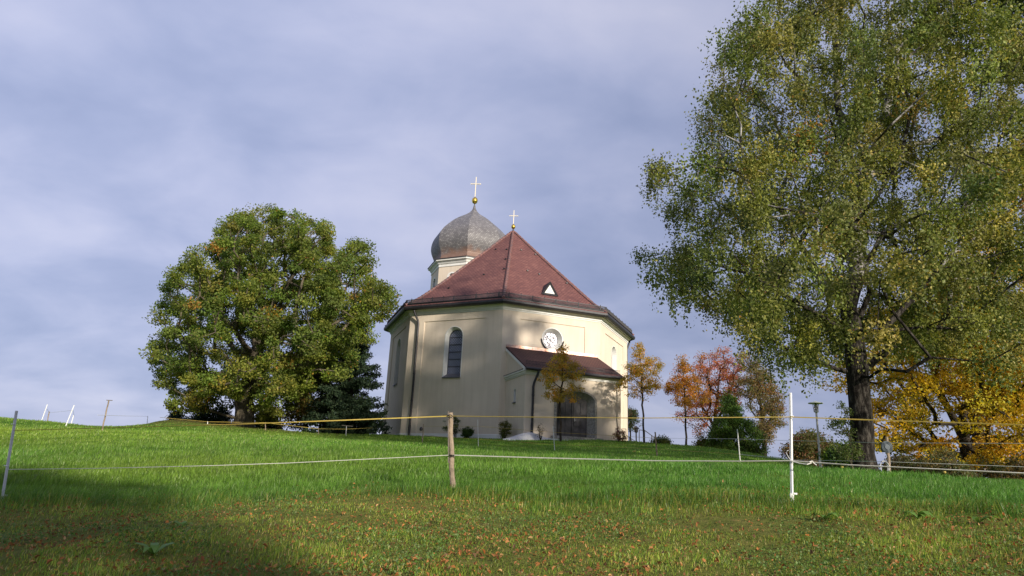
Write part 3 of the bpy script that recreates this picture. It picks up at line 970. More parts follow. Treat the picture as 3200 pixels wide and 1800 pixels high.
def branch_mesh(pos, par, Rb, minr=.006, ex=2.3, sides=7, flare=0.):
    n = len(pos); w_ = np.ones(n)
    for i in range(n - 1, 0, -1): w_[par[i]] += w_[i] * .999
    r_ = Rb * (w_ / w_[0]) ** (1 / ex)
    r_ = np.maximum(r_, minr)
    i = np.arange(1, n); j = par[1:]
    a, b_ = pos[j], pos[i]; d = b_ - a; ln = np.linalg.norm(d, axis=1)
    ok = ln > 1e-4; a, b_, d, ln, i, j = a[ok], b_[ok], d[ok], ln[ok], i[ok], j[ok]
    d = d / ln[:, None]
    ra = np.minimum(r_[j], r_[i] * 1.35 + .002); rb = r_[i]
    up = np.where(np.abs(d[:, 2:3]) > .9, np.array([[1., 0, 0]]), np.array([[0, 0, 1.]]))
    x = np.cross(d, up); x /= np.linalg.norm(x, axis=1)[:, None]; y = np.cross(x, d)
    an = np.arange(sides) * 2 * math.pi / sides
    ca, sa = np.cos(an), np.sin(an)
    off = ca[None, :, None] * x[:, None] + sa[None, :, None] * y[:, None]
    if flare:
        g = pos[0][2]
        fa = 1 + flare * np.exp(-np.maximum(a[:, 2] - g, 0) / .5); fb = 1 + flare * np.exp(-np.maximum(b_[:, 2] - g, 0) / .5)
    else: fa = fb = np.ones(len(a))
    A_ = a[:, None] + off * (ra * fa)[:, None, None]; B_ = b_[:, None] + off * (rb * fb)[:, None, None] + d[:, None] * (rb * .35)[:, None, None]
    V = np.concatenate([A_, B_], 1).reshape(-1, 3)
    m_ = len(a); bs = np.arange(m_)[:, None] * 2 * sides; k = np.arange(sides); k2 = (k + 1) % sides
    F = np.stack([bs + k, bs + k2, bs + sides + k2, bs + sides + k], 2).reshape(-1, 4)
    return V, F


def lobes_from_px(L2, Y, dep, cpx, cpy, n=3, r=rng):
    """crown lobes given by photo position and radius at distance Y; depth filled round the crown axis"""
    out_ = []
    c_ = at(cpx, cpy, Y)
    P = np.array([at(a, b_, Y) for a, b_, _ in L2]); 
    mx_ = max(np.hypot(P[:, 0] - c_[0], 0).max(), .1)
    mz_ = max(np.abs(P[:, 2] - c_[2]).max(), .1)
    for (a, b_, rp), p in zip(L2, P):
        rho = math.hypot((p[0] - c_[0]) / mx_, (p[2] - c_[2]) / mz_) * .8
        T = dep * math.sqrt(max(.02, 1 - min(1, rho) ** 2))
        R_ = rp / f * Y * 1.03
        k = max(1, int(round(2 * T / (R_ * 1.1))))
        for i in range(k):
            dy_ = 0 if k == 1 else -T + 2 * T * i / (k - 1)
            q = p * (1 + dy_ / Y)          # keep in line from the photo's place, at its own distance
            out_.append((q[0], q[1], q[2], R_ * (1 + dy_ / Y)))
    return np.array(out_)


def sample_lobes(Lb, n, r, shell=.55):
    w_ = Lb[:, 3] ** 2; w_ = w_ / w_.sum()
    k = r.choice(len(Lb), n, p=w_)
    d = r.normal(size=(n, 3)); d /= np.linalg.norm(d, axis=1)[:, None]
    rr_ = Lb[k, 3] * r.uniform(0, 1, n) ** (1 / 3 * (1 - shell) + .02)
    return Lb[k, :3] + d * rr_[:, None]


def tree(name, label, cat, base, limbs, Lb, nc, nl, size, pal, wts, Rb, bark, leafm, clr=.35, hang=0., seed=1, group=None, shell=.5, pen=.35,
         minr=.006, wander=.12, ex=2.3, seg=.6, hue=None, flare=.3, aspect=.62, sides=7, limbmat=None, upb=0., flat=1.0, cull=None):
    r = np.random.default_rng(seed)
    e = empty(name, base, label, cat, group)
    cl = sample_lobes(Lb, nc, r, shell)
    if cull is not None: cl = cl[cull(cl)]
    pos, par = skeleton(base, limbs, cl, wander, pen, seg, r=r)
    V, F = branch_mesh(pos, par, Rb, minr, ex, sides, flare)
    nmesh('trunk', V, F, bark, e, smooth=True)
    k = r.integers(0, len(cl), nl)
    csz = r.uniform(.6, 1.35, len(cl))[k][:, None]
    g3 = r.normal(size=(nl, 3)); g3 /= np.linalg.norm(g3, axis=1)[:, None]
    g3 = g3 * (r.random((nl, 1)) ** .45)
    g3[:, 2] = np.where(g3[:, 2] < 0, g3[:, 2] * .45, g3[:, 2] * .9) * flat        # clumps are domed, flat below
    P = cl[k] + g3 * clr * 1.75 * csz + r.normal(size=(nl, 3)) * clr * .08
    axv = None
    if hang:
        sid = r.integers(0, 9, nl)                       # strands hanging from each clump
        ang = (k * 9 + sid) * 2.399963
        rad = clr * (.2 + ((k * 7 + sid * 13) % 10) / 10 * 1.1)
        ln = hang * (.4 + ((k * 5 + sid * 3) % 7) / 7)
        tt_ = r.uniform(0, 1, nl)
        P2 = cl[k] + np.c_[np.cos(ang) * rad, np.sin(ang) * rad, -tt_ * ln + .15] + r.normal(size=(nl, 3)) * .035
        use = r.random(nl) < .62
        P = np.where(use[:, None], P2, P)
        axv = np.array([0, 0, -.8])
    elif upb: axv = np.array([0, 0, upb])
    V, F = leaves(P, size, axv, aspect=aspect, r=r)
    c_ = pick(pal, wts, nl, r)
    cc_ = pick(pal, wts, len(cl), r)[k] * r.uniform(.8, 1.2, (nl, 1))
    c_ = np.where((r.random(nl) < .6)[:, None], cc_, c_)
    cn = r.uniform(.78, 1.22, (len(cl), 3)) * np.array([1, 1, 1]); cn[:, 1] = (cn[:, 1] + cn[:, 0]) / 2
    c_ = c_ * cn[k]
    if hue is not None: c_ = hue(P, c_, r)
    nmesh('crown', V, F, leafm, e, col=np.repeat(np.clip(c_, 0.004, .9), 4, 0))
    return e


def PX(L_, Y): return [at(x, y, Y) for x, y in L_]


# ------------------------------------------------------------------ the trees
def cv(L_, ox, oy, s): return [(ox + a / s, oy + b_ / s, r_ / s) for a, b_, r_ in L_]


def cp(L_, ox, oy, s): return [(ox + a / s, oy + b_ / s) for a, b_ in L_]


# big oak on the mound, left
YO = 44
ok = cv([(770, 190, 105), (640, 260, 130), (900, 240, 125), (1030, 290, 125), (500, 440, 150), (700, 430, 170), (900, 430, 170), (1080, 420, 165), (1290, 380, 95),
         (350, 540, 125), (1250, 560, 160), (1420, 630, 100), (560, 640, 150), (800, 650, 170), (1030, 640, 160), (250, 720, 95), (430, 730, 110), (1200, 720, 150),
         (260, 900, 120), (480, 930, 170), (700, 880, 170), (900, 850, 160), (1080, 850, 140), (1270, 800, 110), (240, 1020, 80), (330, 1080, 120), (480, 1110, 130),
         (650, 1060, 110), (830, 1050, 130), (960, 1050, 100), (290, 1190, 60), (410, 1180, 60), (840, 1190, 85), (790, 1260, 50), (560, 1130, 90), (1180, 950, 110)], 400, 600, 1.811)
Lb = lobes_from_px(ok, YO, 7.5, 400 + 820 / 1.811, 600 + 640 / 1.811)
bo = gpt(at(763, 1332, YO), -.15)
q = lambda x, y, dy=0: at(400 + x / 1.811, 600 + y / 1.811, YO + dy)
limbs = [[bo, q(660, 1180), q(690, 1080), q(720, 950), q(740, 760), q(760, 520), q(780, 350)],
         [q(720, 1000), q(880, 830, -1), q(1020, 880, -2), q(1130, 900, -3)], [q(735, 850), q(900, 750, 1), q(1080, 720, 2), q(1150, 520, 2)],
         [q(720, 950), q(600, 780, -2), q(480, 640, -3), q(360, 560, -3)], [q(700, 1040), q(560, 950, 2), q(380, 900, 3)],
         [q(740, 760), q(620, 520, 2), q(540, 400, 3)], [q(740, 760), q(880, 560, -3), q(980, 400, -4)], [q(720, 950), q(820, 900, -4), q(860, 860, -6)]]
tree('oak_tree', 'broad oak with green and slightly orange crown on the mound left of the church', 'tree', bo, limbs, Lb, 1050, 250000, .15,
     [(.11, .155, .024), (.16, .20, .035), (.22, .23, .045), (.28, .16, .03), (.36, .22, .03)], [.44, .38, .155, .012, .012], .60, M['oakbark'], M['leaf'],
     clr=.36, seed=11, minr=.014, shell=.8, pen=.3, flare=.2,
     hue=lambda P, c_, r: c_ * (1 + np.clip((6.5 - P[:, 2]) / 8, 0, .6)[:, None] * np.array([.5, .12, .1])))

# second tree behind the oak, brownish
lb = cv([(1020, 960, 85), (990, 1080, 90), (1060, 1200, 95), (950, 1250, 85), (880, 1290, 50), (1090, 1050, 70), (1120, 1280, 70)], 400, 600, 1.811)
YB = 50
b2 = gpt(at(400 + 1010 / 1.811, 600 + 1340 / 1.811, YB), -.1)
q = lambda x, y, dy=0: at(400 + x / 1.811, 600 + y / 1.811, YB + dy)
tree('maple_tree', 'brownish yellow leafed tree tucked between the oak and the dark spruce', 'tree', b2, [[b2, q(1012, 1200), q(1015, 960)]],
     lobes_from_px(lb, YB, 2.2, 400 + 1010 / 1.811, 600 + 1130 / 1.811), 200, 15000, .17, [(.10, .11, .02), (.16, .12, .03), (.24, .13, .03)], [.5, .3, .2], .17, M['darkbark'], M['leaf'], clr=.4, seed=12)


def conifer(name, label, base, top, R, nl, size, pal, seed, group=None, tips=1.0, Rb=.25, levels=26):
    r = np.random.default_rng(seed)
    e = empty(name, base, label, 'conifer', group)
    base = np.array(base, float); top = np.array(top, float); H = top[2] - base[2]
    P = []; Vt, Ft, o = [], [], 0
    segs = [(base, top, Rb, .03)]
    for l in range(levels):
        t_ = .04 + .95 * l / levels
        c_ = base + (top - base) * t_
        rad = R * (1 - t_) ** .8 * r.uniform(.85, 1.12) + .1
        nb_ = 8
        for k in range(nb_):
            a = r.uniform(0, 6.28)
            rr_ = rad * r.uniform(.75, 1.15)
            d = np.array([math.cos(a), math.sin(a), 0])
            s_ = np.linspace(0, 1, 8)[:, None]
            line = c_ + d * rr_ * s_ + np.array([0, 0, 1.]) * (-.30 * rr_ * s_ + .26 * rr_ * s_ ** 3 * tips)
            segs.append((line[0], line[4], .03, .015)); segs.append((line[4], line[-1], .015, .008))
            P.append((line, rr_))
    bm_ = MB()
    for a, b_, r1, r2 in segs: bm_.tube([a, b_], [r1, r2], 5, cap=False)
    bm_.build('trunk', M['darkbark'], e)
    wts = np.array([p[1] for p in P]) ** 1.3; wts /= wts.sum()
    k = r.choice(len(P), nl, p=wts)
    u = r.uniform(0.08, 1, nl) ** .75 * 6.999
    Ls = np.array([p[0] for p in P]); i0 = u.astype(int); fr = (u - i0)[:, None]
    Q = Ls[k, i0] * (1 - fr) + Ls[k, np.minimum(i0 + 1, 7)] * fr
    wd = (.10 + .16 * (1 - u / 7))[:, None]
    Q = Q + r.normal(size=(nl, 3)) * wd * np.array([1, 1, .5]) - np.array([0, 0, 1]) * r.uniform(0, .22, (nl, 1))
    V, F = leaves(Q, size, np.array([0, 0, -.45]), aspect=.4, r=r)
    nmesh('foliage', V, F, M['needle'], e, col=np.repeat(pick(pal, [1] * len(pal), nl, r), 4, 0))
    return e


SP = [(.018, .038, .02), (.03, .055, .027), (.045, .072, .032)]
qs = lambda x, y, Y: at(400 + x / 1.811, 600 + y / 1.811, Y)
bs = gpt(qs(1245, 1372, 48), -.1)
conifer('spruce_tree', 'tall dark spruce with upturned branch tips right beside the church', bs, qs(1285, 620, 48), 3.0, 56000, .20, SP, 21, levels=34)
for x0, x1, yt, w_, lab, sd in [(285, 285, 1215, 1.3, 'small dark spruce at the left foot of the oak mound', 22), (430, 435, 1185, 1.7, 'dark spruce left of the oak trunk, left one of the close pair', 23),
                                (540, 535, 1190, 1.7, 'dark spruce nearest to the oak trunk on its left', 24), (800, 800, 1230, 1.5, 'dark low spruce just right of the oak trunk', 25)]:
    b_ = gpt(qs(x0, 1320, 52), -.3)
    conifer('spruce_tree', lab, b_, qs(x1, yt, 52), w_ * 1.15, 9000, .20, SP, sd, levels=16, Rb=.12)

# large birch on the right
YT = 16.5
D = 1.2422
bl = [(1895, 110, 88), (1965, 45, 85), (2060, 20, 105), (2180, 0, 115), (2300, 20, 115), (2430, 30, 115), (2540, 60, 105),
      (1870, 200, 82), (1960, 190, 105), (2080, 160, 115), (2200, 160, 115), (2330, 170, 115), (2460, 190, 115), (2570, 200, 105),
      (1818, 310, 80), (1900, 330, 105), (2010, 310, 115), (2130, 310, 115), (2250, 320, 115), (2370, 330, 115), (2490, 340, 115), (2590, 340, 95),
      (1698, 468, 72), (1800, 450, 85), (1880, 460, 105), (1990, 460, 115), (2110, 460, 115), (2230, 460, 115), (2350, 480, 115), (2470, 480, 115), (2570, 490, 95),
      (1675, 650, 72), (1760, 600, 90), (1880, 590, 105), (1990, 600, 115), (2110, 610, 115), (2230, 610, 115), (2350, 630, 115), (2470, 640, 115), (2570, 650, 95),
      (1712, 705, 50), (1800, 705, 75), (1900, 715, 85), (2010, 745, 100), (2120, 745, 95), (2230, 760, 95), (2350, 770, 105), (2470, 780, 105), (2570, 790, 85),
      (1885, 790, 45), (1965, 820, 60), (2045, 840, 50), (2110, 830, 36), (2250, 840, 55), (2350, 840, 60), (2460, 860, 60), (2560, 870, 55), (1995, 905, 30), (2040, 900, 30), (2090, 870, 26), (1940, 870, 34),
      (1980, -100, 100), (2120, -130, 130), (2300, -140, 140), (2480, -120, 140), (2150, -330, 140), (2330, -340, 140), (2480, -320, 130), (2250, -520, 120), (2390, -540, 110), (2320, -680, 90),
      (2680, 250, 110), (2680, 450, 110), (2680, 620, 100), (2660, 60, 110), (2640, -150, 120)]
bl = [(a * D, b_ * D, r_ * D) for a, b_, r_ in bl]
Lb = lobes_from_px(bl, YT, 4.6, 2270 * D, 420 * D)
bb_ = gpt(at(2705, 1484, YT), -.1)
q6 = lambda x, y, dy=0: at(1900 + x / 1.8115, 700 + y / 1.8115, YT + dy)
q5 = lambda x, y, dy=0: at(1900 + x / 1.8115, y / 1.8115, YT + dy)
limbs = [[bb_, q6(1440, 1150), q6(1415, 850), q6(1390, 620), q6(1385, 480), q6(1400, 300), q5(1410, 1300), q5(1420, 1050), q5(1300, 620), q5(1300, 300), q5(1250, -100), q5(1300, -700)],
         [q6(1400, 560), q6(1480, 380), q6(1440, 200, 1), q6(1430, 60, 1), q5(1400, 1180, 1), q5(1380, 1100, 1)],
         [q6(1420, 640), q6(1560, 590, -1), q6(1720, 430, -1), q6(1880, 260, -1), q6(1960, 170, -1), q6(2150, 30, -1), q5(2350, 1130, -1)],
         [q6(1880, 260, -1), q5(1960, 1380, -1), q5(2000, 1200, -1), q5(2260, 1040, -1)],
         [q6(1400, 300), q5(1560, 1330), q5(1760, 1220), q5(2000, 1180), q5(2355, 1070)],
         [q5(1420, 1050), q5(1580, 600, 1), q5(1640, 400, 1), q5(1650, 300, 1), q5(1900, 120, 1), q5(2120, 0, 1)],
         [q5(1580, 600, 1), q5(1600, 300, 2), q5(1620, 50, 2), q5(1640, -200, 2)],
         [q6(1430, 880), q6(1500, 870, -.5), q6(1560, 835, -1), q6(1680, 825, -2), q6(1850, 760, -2.5)],
         [q6(1420, 760), q6(1560, 740, 1), q6(1640, 670, 1.5), q6(1880, 600, 2), q6(2000, 620, 2.5)],
         [q6(1390, 620), q6(1200, 520, -1), q6(950, 400, -2), q6(800, 280, -2), q6(550, 200, -3)],
         [q6(1385, 480), q6(1200, 300, 1), q5(950, 1150, 1), q5(750, 1000, 1), q5(560, 780, 1)],
         [q5(1420, 1050), q5(1150, 980, -2), q5(900, 760, -2), q5(700, 620, -2)],
         [q5(1300, 620), q5(1050, 420, 0), q5(880, 420, 0), q5(700, 310, 0)],
         [q6(1415, 850), q6(1200, 790, 0), q6(900, 640, 1), q6(650, 560, 2)],
         [q5(1420, 1050), q5(1450, 900, -3), q5(1600, 700, -4), q5(1800, 500, -4)]]
def birchgap(c_):
    # keep the low front limbs off the lens side and leave the trunk foot clear
    return ~((np.abs(c_[:, 0] - bb_[0]) < 1.1) & (c_[:, 2] < 4.2) & (c_[:, 1] < 18))


bt = tree('birch_tree', 'huge birch with drooping green and yellowing foliage and thick dark trunk in the right foreground', 'tree', bb_, limbs, Lb, 1100, 470000, .068,
          [(.115, .14, .034), (.18, .20, .05), (.27, .27, .075), (.36, .31, .09), (.40, .22, .05)], [.34, .40, .20, .05, .008], .26, M['birchbark'], M['leaf'],
          clr=.32, hang=.8, seed=31, minr=.008, shell=.75, pen=.28, wander=.16, flare=.28, aspect=.72, sides=9, ex=2.15, cull=birchgap)
# pale bark on the upper limbs: give the thin and high faces of the birch the limb bark
tr_ = [c_ for c_ in bt.children if c_.name.startswith('trunk')][0]
tr_.data.materials.append(M['birchlimb'])
me = tr_.data; npol = len(me.polygons)
co = np.empty(len(me.vertices) * 3, np.float32); me.vertices.foreach_get('co', co); co = co.reshape(-1, 3)
first = np.empty(npol, np.int32); me.polygons.foreach_get('loop_start', first)
vi = np.empty(len(me.loops), np.int32); me.loops.foreach_get('vertex_index', vi)
me.polygons.foreach_set('material_index', (co[vi[first], 2] > 4.6).astype(np.int32))

# yellow maple behind the birch, right
YM = 28
ml = [(2650, 1180, 45), (2700, 1130, 75), (2770, 1320, 70), (2850, 1240, 100), (2950, 1180, 110), (3070, 1190, 110), (3190, 1180, 120), (2900, 1400, 65), (2800, 1420, 50), (2890, 1300, 60),
      (3130, 1340, 100), (3060, 1420, 50), (3110, 1440, 60), (3210, 1410, 80), (2960, 1080, 110), (3090, 1060, 120), (3210, 1050, 110), (2870, 1060, 95), (3000, 950, 110), (3130, 930, 110),
      (2900, 900, 75), (3210, 900, 100), (3050, 840, 85), (3320, 1300, 110), (3320, 1100, 120), (3320, 950, 110), (2780, 1000, 60), (3160, 1240, 90), (2960, 1420, 50)]
bm2 = gpt(at(3045, 1500, YM), -.1)
q = lambda x, y, dy=0: at(2700 + x / 4.262, 1180 + y / 4.262, YM + dy)
tree('maple_tree', 'golden yellow maple with forked dark trunk behind the birch at the right edge', 'tree', bm2,
     [[bm2, q(1400, 1100), q(1330, 780), q(1270, 640), q(1150, 450), q(1000, 200), q(900, -200)], [q(1330, 780), q(1560, 620), q(1700, 450), q(1900, 200), q(2100, -100)],
      [q(1300, 700), q(1350, 450), q(1400, 100), q(1450, -500)], [q(1560, 620), q(1850, 540), q(2100, 450)], [q(1340, 820), q(1150, 850), q(800, 900), q(500, 1000)]],
     lobes_from_px(ml, YM, 4.0, 3060, 1150), 420, 105000, .12, [(.50, .33, .02), (.62, .44, .035), (.38, .22, .015), (.28, .27, .03)], [.38, .27, .2, .15], .36, M['darkbark'], M['leafthin'],
     clr=.42, seed=41, minr=.01, shell=.5, flat=.8)

# three young planted trees with orange brown leaves
Y1 = 38.5
c2 = lambda L_: cv(L_, 1150, 950, 2.862)
k2 = lambda x, y, Y: at(1150 + x / 2.862, 950 + y / 2.862, Y)
c7 = lambda L_: cv(L_, 1850, 1050, 3.22)
k7 = lambda x, y, Y: at(1850 + x / 3.22, 1050 + y / 3.22, Y)
YG = 'young planted trees with orange brown leaves'
palT = [(.42, .28, .035), (.52, .30, .04), (.30, .23, .04), (.52, .22, .04)]
b_ = gpt(k2(1722, 1215, Y1), -.1)
tree('young_tree', 'young orange leafed tree standing in front of the church door', 'tree', b_, [[b_, k2(1718, 1000, Y1), k2(1720, 850, Y1), k2(1735, 650, Y1), k2(1745, 480, Y1), k2(1765, 350, Y1)]],
     lobes_from_px(c2([(1760, 370, 26), (1730, 440, 36), (1725, 500, 60), (1740, 570, 115), (1650, 620, 90), (1840, 600, 85), (1730, 690, 150), (1570, 730, 60), (1880, 710, 70), (1640, 790, 75), (1830, 790, 80), (1730, 800, 80)]), Y1, 1.25, 1754, 1190),
     130, 8500, .085, palT, [.4, .25, .3, .05], .06, M['darkbark'], M['leafthin'], clr=.17, seed=51, group=YG, minr=.006, seg=.3, wander=.08)
Y2 = 42
b_ = gpt(k7(525, 1080, Y2), -.1)
tree('young_tree', 'young orange leafed tree just right of the church corner and downpipe', 'tree', b_, [[b_, k7(515, 850, Y2), k7(508, 640, Y2), k7(500, 400, Y2), k7(480, 200, Y2), k7(455, 95, Y2)]],
     lobes_from_px(c7([(450, 105, 34), (480, 180, 52), (500, 300, 115), (420, 350, 75), (620, 290, 80), (680, 290, 30), (350, 430, 55), (290, 520, 48), (500, 450, 120), (600, 430, 80), (430, 560, 65), (540, 560, 75), (640, 520, 45)]), Y2, 1.3, 2005, 1175),
     170, 9000, .085, palT, [.45, .25, .25, .05], .06, M['darkbark'], M['leafthin'], clr=.18, seed=52, group=YG, minr=.007, seg=.3, wander=.08)
b_ = gpt(k7(948, 1112, Y2), -.1)
tree('young_tree', 'young orange leafed tree next to the red tree, farthest right of the planted row', 'tree', b_, [[b_, k7(943, 900, Y2), k7(940, 730, Y2), k7(930, 500, Y2), k7(905, 260, Y2)]],
     lobes_from_px(c7([(905, 260, 48), (920, 330, 52), (900, 430, 95), (840, 500, 70), (1000, 480, 80), (790, 540, 45), (930, 570, 110), (1080, 580, 90), (1150, 620, 48), (900, 650, 65), (950, 690, 55)]), Y2, 1.3, 2140, 1210),
     170, 10000, .085, [(.42, .20, .025), (.50, .24, .03), (.26, .15, .03), (.5, .15, .03)], [.4, .25, .25, .1], .06, M['darkbark'], M['leafthin'], clr=.18, seed=53, group=YG, minr=.007, seg=.3, wander=.08)

# red tree, olive tree, green cone shaped conifer, round bush on the right behind the crest
YR = 56
b_ = gpt(k7(1200, 1130, YR), -.2)
tree('cherry_tree', 'bright red and pink autumn tree behind the green cone shaped conifer', 'tree', b_, [[b_, k7(1230, 900, YR), k7(1260, 600, YR), k7(1290, 300, YR)], [k7(1230, 900, YR), k7(1100, 700, YR), k7(1060, 500, YR)], [k7(1230, 900, YR), k7(1380, 650, YR), k7(1430, 420, YR)]],
     lobes_from_px(c7([(1300, 220, 95), (1150, 270, 90), (1070, 380, 90), (1250, 380, 120), (1400, 330, 110), (1150, 520, 110), (1300, 520, 120), (1450, 480, 90), (1050, 650, 95), (1180, 700, 100), (900, 790, 60), (1000, 820, 80), (1120, 850, 80), (1450, 620, 80), (1090, 960, 60), (1350, 700, 90)]), YR, 2.6, 2240, 1220),
     300, 15000, .12, [(.38, .11, .06), (.48, .17, .045), (.34, .11, .09), (.44, .23, .05)], [.35, .28, .2, .17], .2, M['darkbark'], M['leafthin'], clr=.30, seed=61, minr=.012)
b_ = gpt(k7(1735, 1240, YR - 4), -.2)
tree('cherry_tree', 'sparse olive and brown tree to the right of the red tree', 'tree', b_, [[b_, k7(1735, 1000, YR - 4), k7(1700, 700, YR - 4), k7(1650, 350, YR - 4)], [k7(1735, 1000, YR - 4), k7(1820, 760, YR - 4), k7(1840, 600, YR - 4)]],
     lobes_from_px(c7([(1580, 260, 100), (1650, 400, 115), (1560, 520, 115), (1720, 500, 110), (1810, 600, 90), (1680, 680, 115), (1850, 720, 70), (1780, 820, 95), (1870, 880, 50), (1720, 950, 85), (1790, 980, 60), (1760, 1080, 35)]), YR - 4, 2.2, 2370, 1240),
     330, 17000, .12, [(.16, .15, .05), (.24, .17, .06), (.17, .12, .08), (.32, .14, .05)], [.4, .25, .25, .1], .18, M['darkbark'], M['leafthin'], clr=.30, seed=62, minr=.012)
YC = 44
b_ = gpt(k7(1430, 1200, YC), -.2)
tree('yew_tree', 'dense green cone shaped conifer in front of the red tree', 'conifer', b_, [[b_, k7(1420, 900, YC), k7(1385, 600, YC)]],
     lobes_from_px(c7([(1385, 640, 38), (1395, 720, 68), (1400, 830, 105), (1330, 940, 115), (1500, 920, 120), (1270, 1070, 105), (1420, 1070, 140), (1580, 1040, 120), (1650, 1110, 100), (1225, 1120, 75), (1690, 1160, 65), (1400, 1180, 90), (1560, 1180, 90)]), YC, 2.0, 2290, 1390),
     330, 30000, .13, [(.07, .13, .016), (.10, .17, .02), (.045, .09, .012)], [.4, .35, .25], .14, M['darkbark'], M['needle'], clr=.24, seed=63, upb=.8, aspect=.45)
b_ = gpt(k7(1110, 1130, YC + 2), -.2)
tree('shrub', 'small brownish shrub at the left foot of the green conifer', 'shrub', b_, [[b_, k7(1110, 1060, YC + 2)]], lobes_from_px(c7([(1110, 1070, 52), (1150, 1100, 45), (1090, 1110, 40)]), YC + 2, .8, 2195, 1390),
     60, 3500, .10, [(.12, .10, .03), (.08, .09, .02)], [1, 1], .04, M['darkbark'], M['leaf'], clr=.2, seed=64)
b_ = gpt(k7(2200, 1290, 46), -.3)
tree('hazel_bush', 'round brown and green bush behind the lamp post', 'shrub', b_, [[b_, k7(2200, 1200, 46), k7(2200, 1080, 46)]],
     lobes_from_px(c7([(2170, 1060, 85), (2260, 1090, 85), (2100, 1110, 85), (2330, 1160, 80), (2010, 1180, 62), (2180, 1190, 120), (2080, 1240, 90), (2300, 1240, 100), (2400, 1230, 50), (2450, 1265, 50)]), 46, 2.3, 2530, 1410),
     260, 19000, .13, [(.10, .10, .025), (.17, .11, .04), (.06, .08, .02), (.22, .10, .05)], [.4, .25, .25, .1], .10, M['darkbark'], M['leaf'], clr=.30, seed=65)
b_ = gpt(k7(685, 1100, 44), -.2)
tree('shrub', 'low green shrub between the wooden stake and the stair rail', 'shrub', b_, [[b_, k7(690, 1050, 44)]], lobes_from_px(c7([(690, 1060, 45), (640, 1085, 35), (735, 1085, 35)]), 44, .7, 2065, 1385),
     50, 3000, .09, [(.07, .10, .03), (.10, .12, .03)], [1, 1], .04, M['darkbark'], M['leaf'], clr=.18, seed=66)
b_ = gpt(k7(385, 1100, 62), -.2)
tree('small_tree', 'grey green small tree peeking out behind the right church corner', 'tree', b_, [[b_, k7(385, 900, 62), k7(395, 760, 62)]], lobes_from_px(c7([(385, 790, 45), (420, 850, 48), (385, 910, 35)]), 62, 1., 1970, 1310),
     60, 3500, .13, [(.08, .12, .06), (.12, .10, .06)], [1, 1], .07, M['darkbark'], M['leaf'], clr=.26, seed=67)
# dark shrubs along the crest at the right
for i, (ll, Y, lab, pal, sd) in enumerate([
        ([(2640, 1425, 24), (2670, 1440, 30), (2610, 1440, 20)], 19.5, 'dark green shrub at the left foot of the birch trunk', [(.04, .08, .015), (.08, .13, .02)], 71),
        ([(2820, 1465, 40), (2880, 1480, 42), (2770, 1478, 28), (2830, 1500, 40), (2900, 1510, 36)], 24, 'dull olive bush behind the reel post, left of the maple trunk', [(.07, .08, .03), (.10, .08, .03)], 72),
        ([(2950, 1460, 42), (2985, 1490, 38), (2940, 1505, 40), (3020, 1508, 36)], 21, 'grey green bush under the yellow maple', [(.10, .12, .05), (.14, .11, .04)], 73),
        ([(3100, 1480, 42), (3160, 1490, 45), (3220, 1480, 50), (3070, 1510, 40), (3150, 1515, 40)], 23, 'dark brownish bush at the right edge under the maple', [(.05, .055, .02), (.12, .07, .02)], 74)]):
    cx_ = sum(l[0] for l in ll) / len(ll)
    b_ = gpt(at(cx_, 1490, Y), -.2)
    tree('shrub', lab, 'shrub', b_, [[b_, at(cx_, ll[0][1], Y)]], lobes_from_px(ll, Y, .9, cx_, 1470), 90, 7500, .075, pal, [1] * len(pal), .05, M['darkbark'], M['leaf'], clr=.17, seed=sd, seg=.25)
# sapling left of the birch trunk
k8 = lambda x, y, Y: at(2400 + x / 3.22, 1150 + y / 3.22, Y)
b_ = gpt(k8(845, 1030, 16.0), -.05)
tree('sapling', 'thin sparse sapling leaning beside the birch trunk on its left', 'sapling', b_, [[b_, k8(835, 820, 16), k8(800, 620, 16), k8(760, 450, 16), k8(730, 340, 16)], [k8(835, 820, 16), k8(740, 780, 16), k8(660, 760, 16)], [k8(810, 660, 16), k8(720, 600, 16), k8(610, 520, 16)]],
     lobes_from_px(cv([(745, 380, 26), (790, 440, 26), (770, 540, 40), (690, 560, 40), (630, 530, 26), (720, 640, 35), (800, 640, 40), (820, 740, 50), (700, 780, 30), (860, 830, 60), (780, 860, 60), (900, 880, 60), (640, 600, 22)], 2400, 1150, 3.22), 16, .5, 2640, 1360),
     150, 1900, .05, [(.08, .12, .03), (.14, .17, .05)], [1, 1], .022, M['oakbark'], M['leafthin'], clr=.08, seed=75, seg=.15, minr=.0035, wander=.06)

